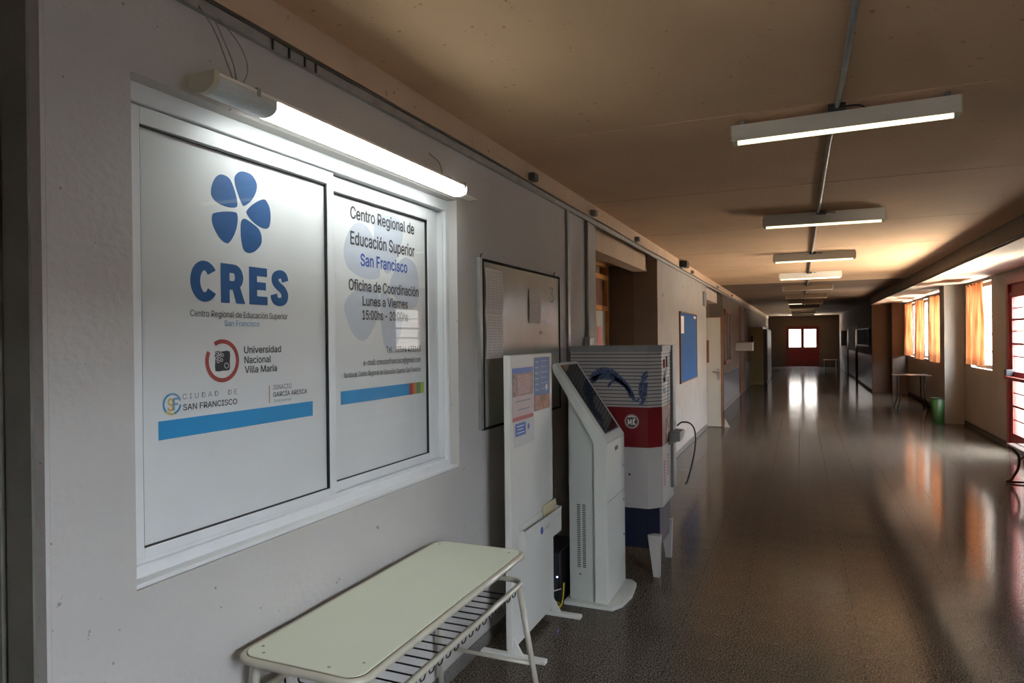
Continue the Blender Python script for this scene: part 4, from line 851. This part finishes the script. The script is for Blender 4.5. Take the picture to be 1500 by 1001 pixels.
struct('wall_light_screen', MB().box(4.9, 5.1, -6.0, 6.0, -0.3, 2.45), mat('light_screen_paint', (0.26, 0.265, 0.27), 0.8, var=0.1))  # unseen wall added to keep bright ground light out of door_7
struct('wall_horizon_screen', MB().box(10.0, 10.25, -12.0, 47.0, -0.3, 3.2).box(-6.0, 10.0, 46.0, 46.2, -0.3, 3.2), mat('horizon_screen_paint', (0.13, 0.125, 0.12), 0.9, var=0.15))  # walls added outdoors to cut off ground light near the horizon
struct('floor_shade_strip', B(3.21, 4.89, -6.0, 40.0, -0.3, -0.05), mat('shade_strip_grey', (0.16, 0.16, 0.16), 0.9, var=0.1))  # dark strip added outdoors, stands in for shaded ground beside the building
# windows behind the curtains
def wframe(name, y0, y1, z0, z1, nm):
    t = thing(name, (R+0.15, (y0+y1)/2, z0), kind='structure')
    f = MB().box(R+0.12, R+0.18, y0, y1, z0, z0+0.06).box(R+0.12, R+0.18, y0, y1, z1-0.06, z1)
    for k in range(nm+1): y = y0+(y1-y0-0.06)*k/nm; f.box(R+0.12, R+0.18, y, y+0.04, z0, z1)
    for k in range(1, 5): z = z0+(z1-z0)*k/5; f.box(R+0.14, R+0.16, y0, y1, z-0.008, z+0.008)
    obj('frame', f, GREYP, t); obj('pane', B(R+0.148, R+0.152, y0+0.06, y1-0.06, z0+0.06, z1-0.06), GLASS, t)
wframe('window_2', 13.30, 14.78, 1.12, 2.62, 2); wframe('window_3', 17.3, 18.7, 1.12, 2.62, 1); wframe('window_8', 19.3, 20.6, 1.12, 2.62, 1); wframe('window_9', 21.2, 22.5, 1.12, 2.62, 1)
def curtain(y0, y1, z0, z1, label, amp=0.035, folds=5, seed=1, sway=0.05, xb=R-0.07):
    random.seed(seed); nY, nZ = 48, 18; mb = MB(); g = []
    ph = [random.random()*6 for _ in range(4)]
    for j in range(nZ+1):
        v = j/nZ; row = []
        for i in range(nY+1):
            u = i/nY
            yy = y0+(y1-y0)*u+sway*math.sin(v*3.0+ph[0])*(1-v)*1.2+0.03*math.sin(v*7+ph[1])*(u-0.5)
            a = amp*(1.25-0.5*v)
            x = xb+a*math.sin(u*folds*2*PI+ph[2]+0.6*math.sin(v*3))+0.3*a*math.sin(u*folds*4.3*PI+ph[3])
            row.append(mb.bm.verts.new((x, yy, z0+(z1-z0)*v)))
        g.append(row)
    for j in range(nZ):
        for i in range(nY): f = mb.bm.faces.new((g[j][i], g[j][i+1], g[j+1][i+1], g[j+1][i])); f.smooth = True
    t = thing('curtain', (xb, (y0+y1)/2, z0), label, 'curtain', 'orange curtains on the right')
    obj('cloth', mb, CURT, t)
    hd_ = MB()
    for i in range(9):
        y = y0+(y1-y0)*(i+0.5)/9; hd_.box(xb-0.02, xb+0.02, y-0.018, y+0.018, z1-0.02, z1+0.012)
    obj('heading', hd_, mat('curtain_heading', (0.25, 0.09, 0.03), 0.8), t)
    return t
curtain(13.55, 14.62, 1.18, 2.60, 'orange curtain on the single window between pillar and red door', seed=5, folds=5)
curtain(17.30, 18.50, 1.10, 2.60, 'orange curtain just past the pillar, nearest of the far row', seed=2, folds=4)
curtain(19.5, 20.75, 1.10, 2.60, 'middle orange curtain of the far row beyond the pillar', seed=3, folds=4)
curtain(21.45, 22.7, 1.14, 2.60, 'farthest orange curtain of the row beyond the pillar', seed=4, folds=4)
cr = thing('curtain_rod', (R-0.07, 20, 2.62), 'thin curtain rod over the far row of windows', 'curtain rod', 'curtain rods')
obj('rod', MB().cyl((R-0.07, 17.25, 2.622), (R-0.07, 22.65, 2.622), 0.008), DARKM, cr)
for y in (17.3, 20.0, 22.6): obj('bracket', B(R-0.075, R-0.0005, y, y+0.02, 2.612, 2.632), DARKM, cr)
cr = thing('curtain_rod', (R-0.07, 14, 2.62), 'thin curtain rod over the single curtained window', 'curtain rod', 'curtain rods')
obj('rod', MB().cyl((R-0.07, 13.28, 2.622), (R-0.07, 14.90, 2.622), 0.008), DARKM, cr)
for y in (13.3, 14.86): obj('bracket', B(R-0.075, R-0.0005, y, y+0.02, 2.612, 2.632), DARKM, cr)
bc = thing('beam_conduit', (1.97, 8, 2.66), 'dark conduit running along the lower edge of the right-hand beam', 'conduit')
obj('pipe', B(1.962, 1.9795, 0.0, 22.9, 2.655, 2.680), DARKM, bc)

# ================================================================== right side furniture
bn = thing('garden_bench', (2.5, 8.8, 0), 'bench with curled cast-iron legs and cream slats at the right edge', 'bench')
for k in range(5): obj('slat', B(2.205+0.10*k, 2.290+0.10*k, 7.95, 9.50, 0.430, 0.452, bev=0.006), SLATM, bn)
for k in range(3): obj('slat', B(2.735+0.02*k, 2.757+0.02*k, 7.95, 9.50, 0.53+0.12*k, 0.61+0.12*k, bev=0.006), SLATM, bn)
for y in (9.40, 8.05):
    e = MB()
    e.tube(smooth_path([(2.21, y, 0.425), (2.235, y, 0.40), (2.29, y, 0.33), (2.30, y, 0.25), (2.285, y, 0.16), (2.25, y, 0.09), (2.22, y, 0.04), (2.17, y, 0.015)]), 0.015, 8)
    e.tube(smooth_path([(2.70, y, 0.42), (2.64, y, 0.33), (2.63, y, 0.22), (2.67, y, 0.10), (2.74, y, 0.015)]), 0.015, 8)
    e.tube(smooth_path([(2.17, y, 0.015), (2.30, y, 0.018), (2.45, y, 0.018), (2.60, y, 0.018), (2.74, y, 0.015)]), 0.013, 8)
    e.tube(smooth_path([(2.19, y, 0.415), (2.40, y, 0.405), (2.60, y, 0.41), (2.72, y, 0.43), (2.77, y, 0.60), (2.80, y, 0.88)]), 0.014, 8)
    e.tube(smooth_path([(2.30, y, 0.27), (2.38, y, 0.33), (2.45, y, 0.26), (2.38, y, 0.21), (2.34, y, 0.26)]), 0.009, 6)
    e.tube(smooth_path([(2.60, y, 0.27), (2.53, y, 0.33), (2.46, y, 0.26), (2.53, y, 0.21), (2.57, y, 0.26)]), 0.009, 6)
    obj('end_frame', e, IRON, bn)
tb = thing('dark_table', (2.38, 18.2, 0), 'dark narrow table under the far curtains', 'table')
obj('top', B(2.01, 2.76, 17.9, 18.55, 0.765, 0.79, bev=0.004, seg=1), DARKT, tb)
for x, y in ((2.14, 17.95), (2.62, 17.95), (2.14, 18.5), (2.62, 18.5)): obj('leg', MB().tube([(x, y, 0.765), (x, y, 0.25), (x+(0.07 if x > 2.4 else -0.07), y, 0.0)], 0.016, 8), DARKM, tb)
bi = thing('waste_bin', (2.425, 15.15, 0), 'green plastic waste bin at the foot of the right-hand pillar', 'bin')
obj('body', MB().lathe(2.425, 15.15, [(0.095, 0.0), (0.10, 0.02), (0.118, 0.50), (0.112, 0.50), (0.098, 0.06)], 20), GREENB, bi)
obj('rim', MB().tube([(2.425+0.120*math.cos(2*PI*k/20), 15.15+0.120*math.sin(2*PI*k/20), 0.50) for k in range(20)], 0.008, 6, closed=True), BLACK, bi)
rb = thing('notice_board', (RC, 25.5, 1.38), 'dark framed notice board on the far right wall', 'notice board')
obj('panel', B(RC-0.05, RC-0.0005, 23.35, 27.85, 1.40, 1.92), mat('dark_board', (0.03, 0.03, 0.03), 0.85), rb)
obj('frame', MB().box(RC-0.07, RC-0.0005, 23.3, 27.9, 1.92, 1.95).box(RC-0.07, RC-0.0005, 23.3, 27.9, 1.37, 1.40).box(RC-0.07, RC-0.0005, 27.85, 27.9, 1.40, 1.92), BROWNW, rb)
rb = thing('wall_cabinet', (RC, 35.8, 1.3), 'small dark cabinet high on the far right wall near the end', 'cabinet')
obj('body', B(RC-0.22, RC-0.0005, 35.2, 36.4, 1.25, 1.95), mat('dark_cabinet', (0.03, 0.025, 0.025), 0.5), rb)
obj('door', B(RC-0.20, RC-0.02, 35.19, 35.2, 1.28, 1.92), mat('dark_cabinet_door', (0.04, 0.03, 0.03), 0.4), rb)
for (n_, a, b) in (('door_8', 28.4, 29.6), ('door_9', 33.5, 34.6)):
    t = thing(n_, (RC+0.1, (a+b)/2, 0), kind='structure')
    obj('leaf', MB().box(RC+0.10, RC+0.14, a, b, 0.01, 1.35).box(RC+0.10, RC+0.14, a, b, 1.95, 2.1).box(RC+0.10, RC+0.14, a, a+0.15, 1.35, 1.95).box(RC+0.10, RC+0.14, b-0.15, b, 1.35, 1.95), mat('dark_door_'+n_, (0.05, 0.02, 0.015), 0.4), t)
    obj('pane', B(RC+0.118, RC+0.122, a+0.15, b-0.15, 1.35, 1.95), GLASS, t)
fb_ = thing('far_bench', (1.5, 39.5, 0), 'small dark bench by the end wall, right of the far doors', 'bench')
obj('seat', B(1.15, 1.85, 39.3, 39.7, 0.42, 0.46), BROWNW, fb_)
obj('leg', B(1.2, 1.25, 39.32, 39.68, 0, 0.42), DARKM, fb_); obj('leg', B(1.75, 1.80, 39.32, 39.68, 0, 0.42), DARKM, fb_)
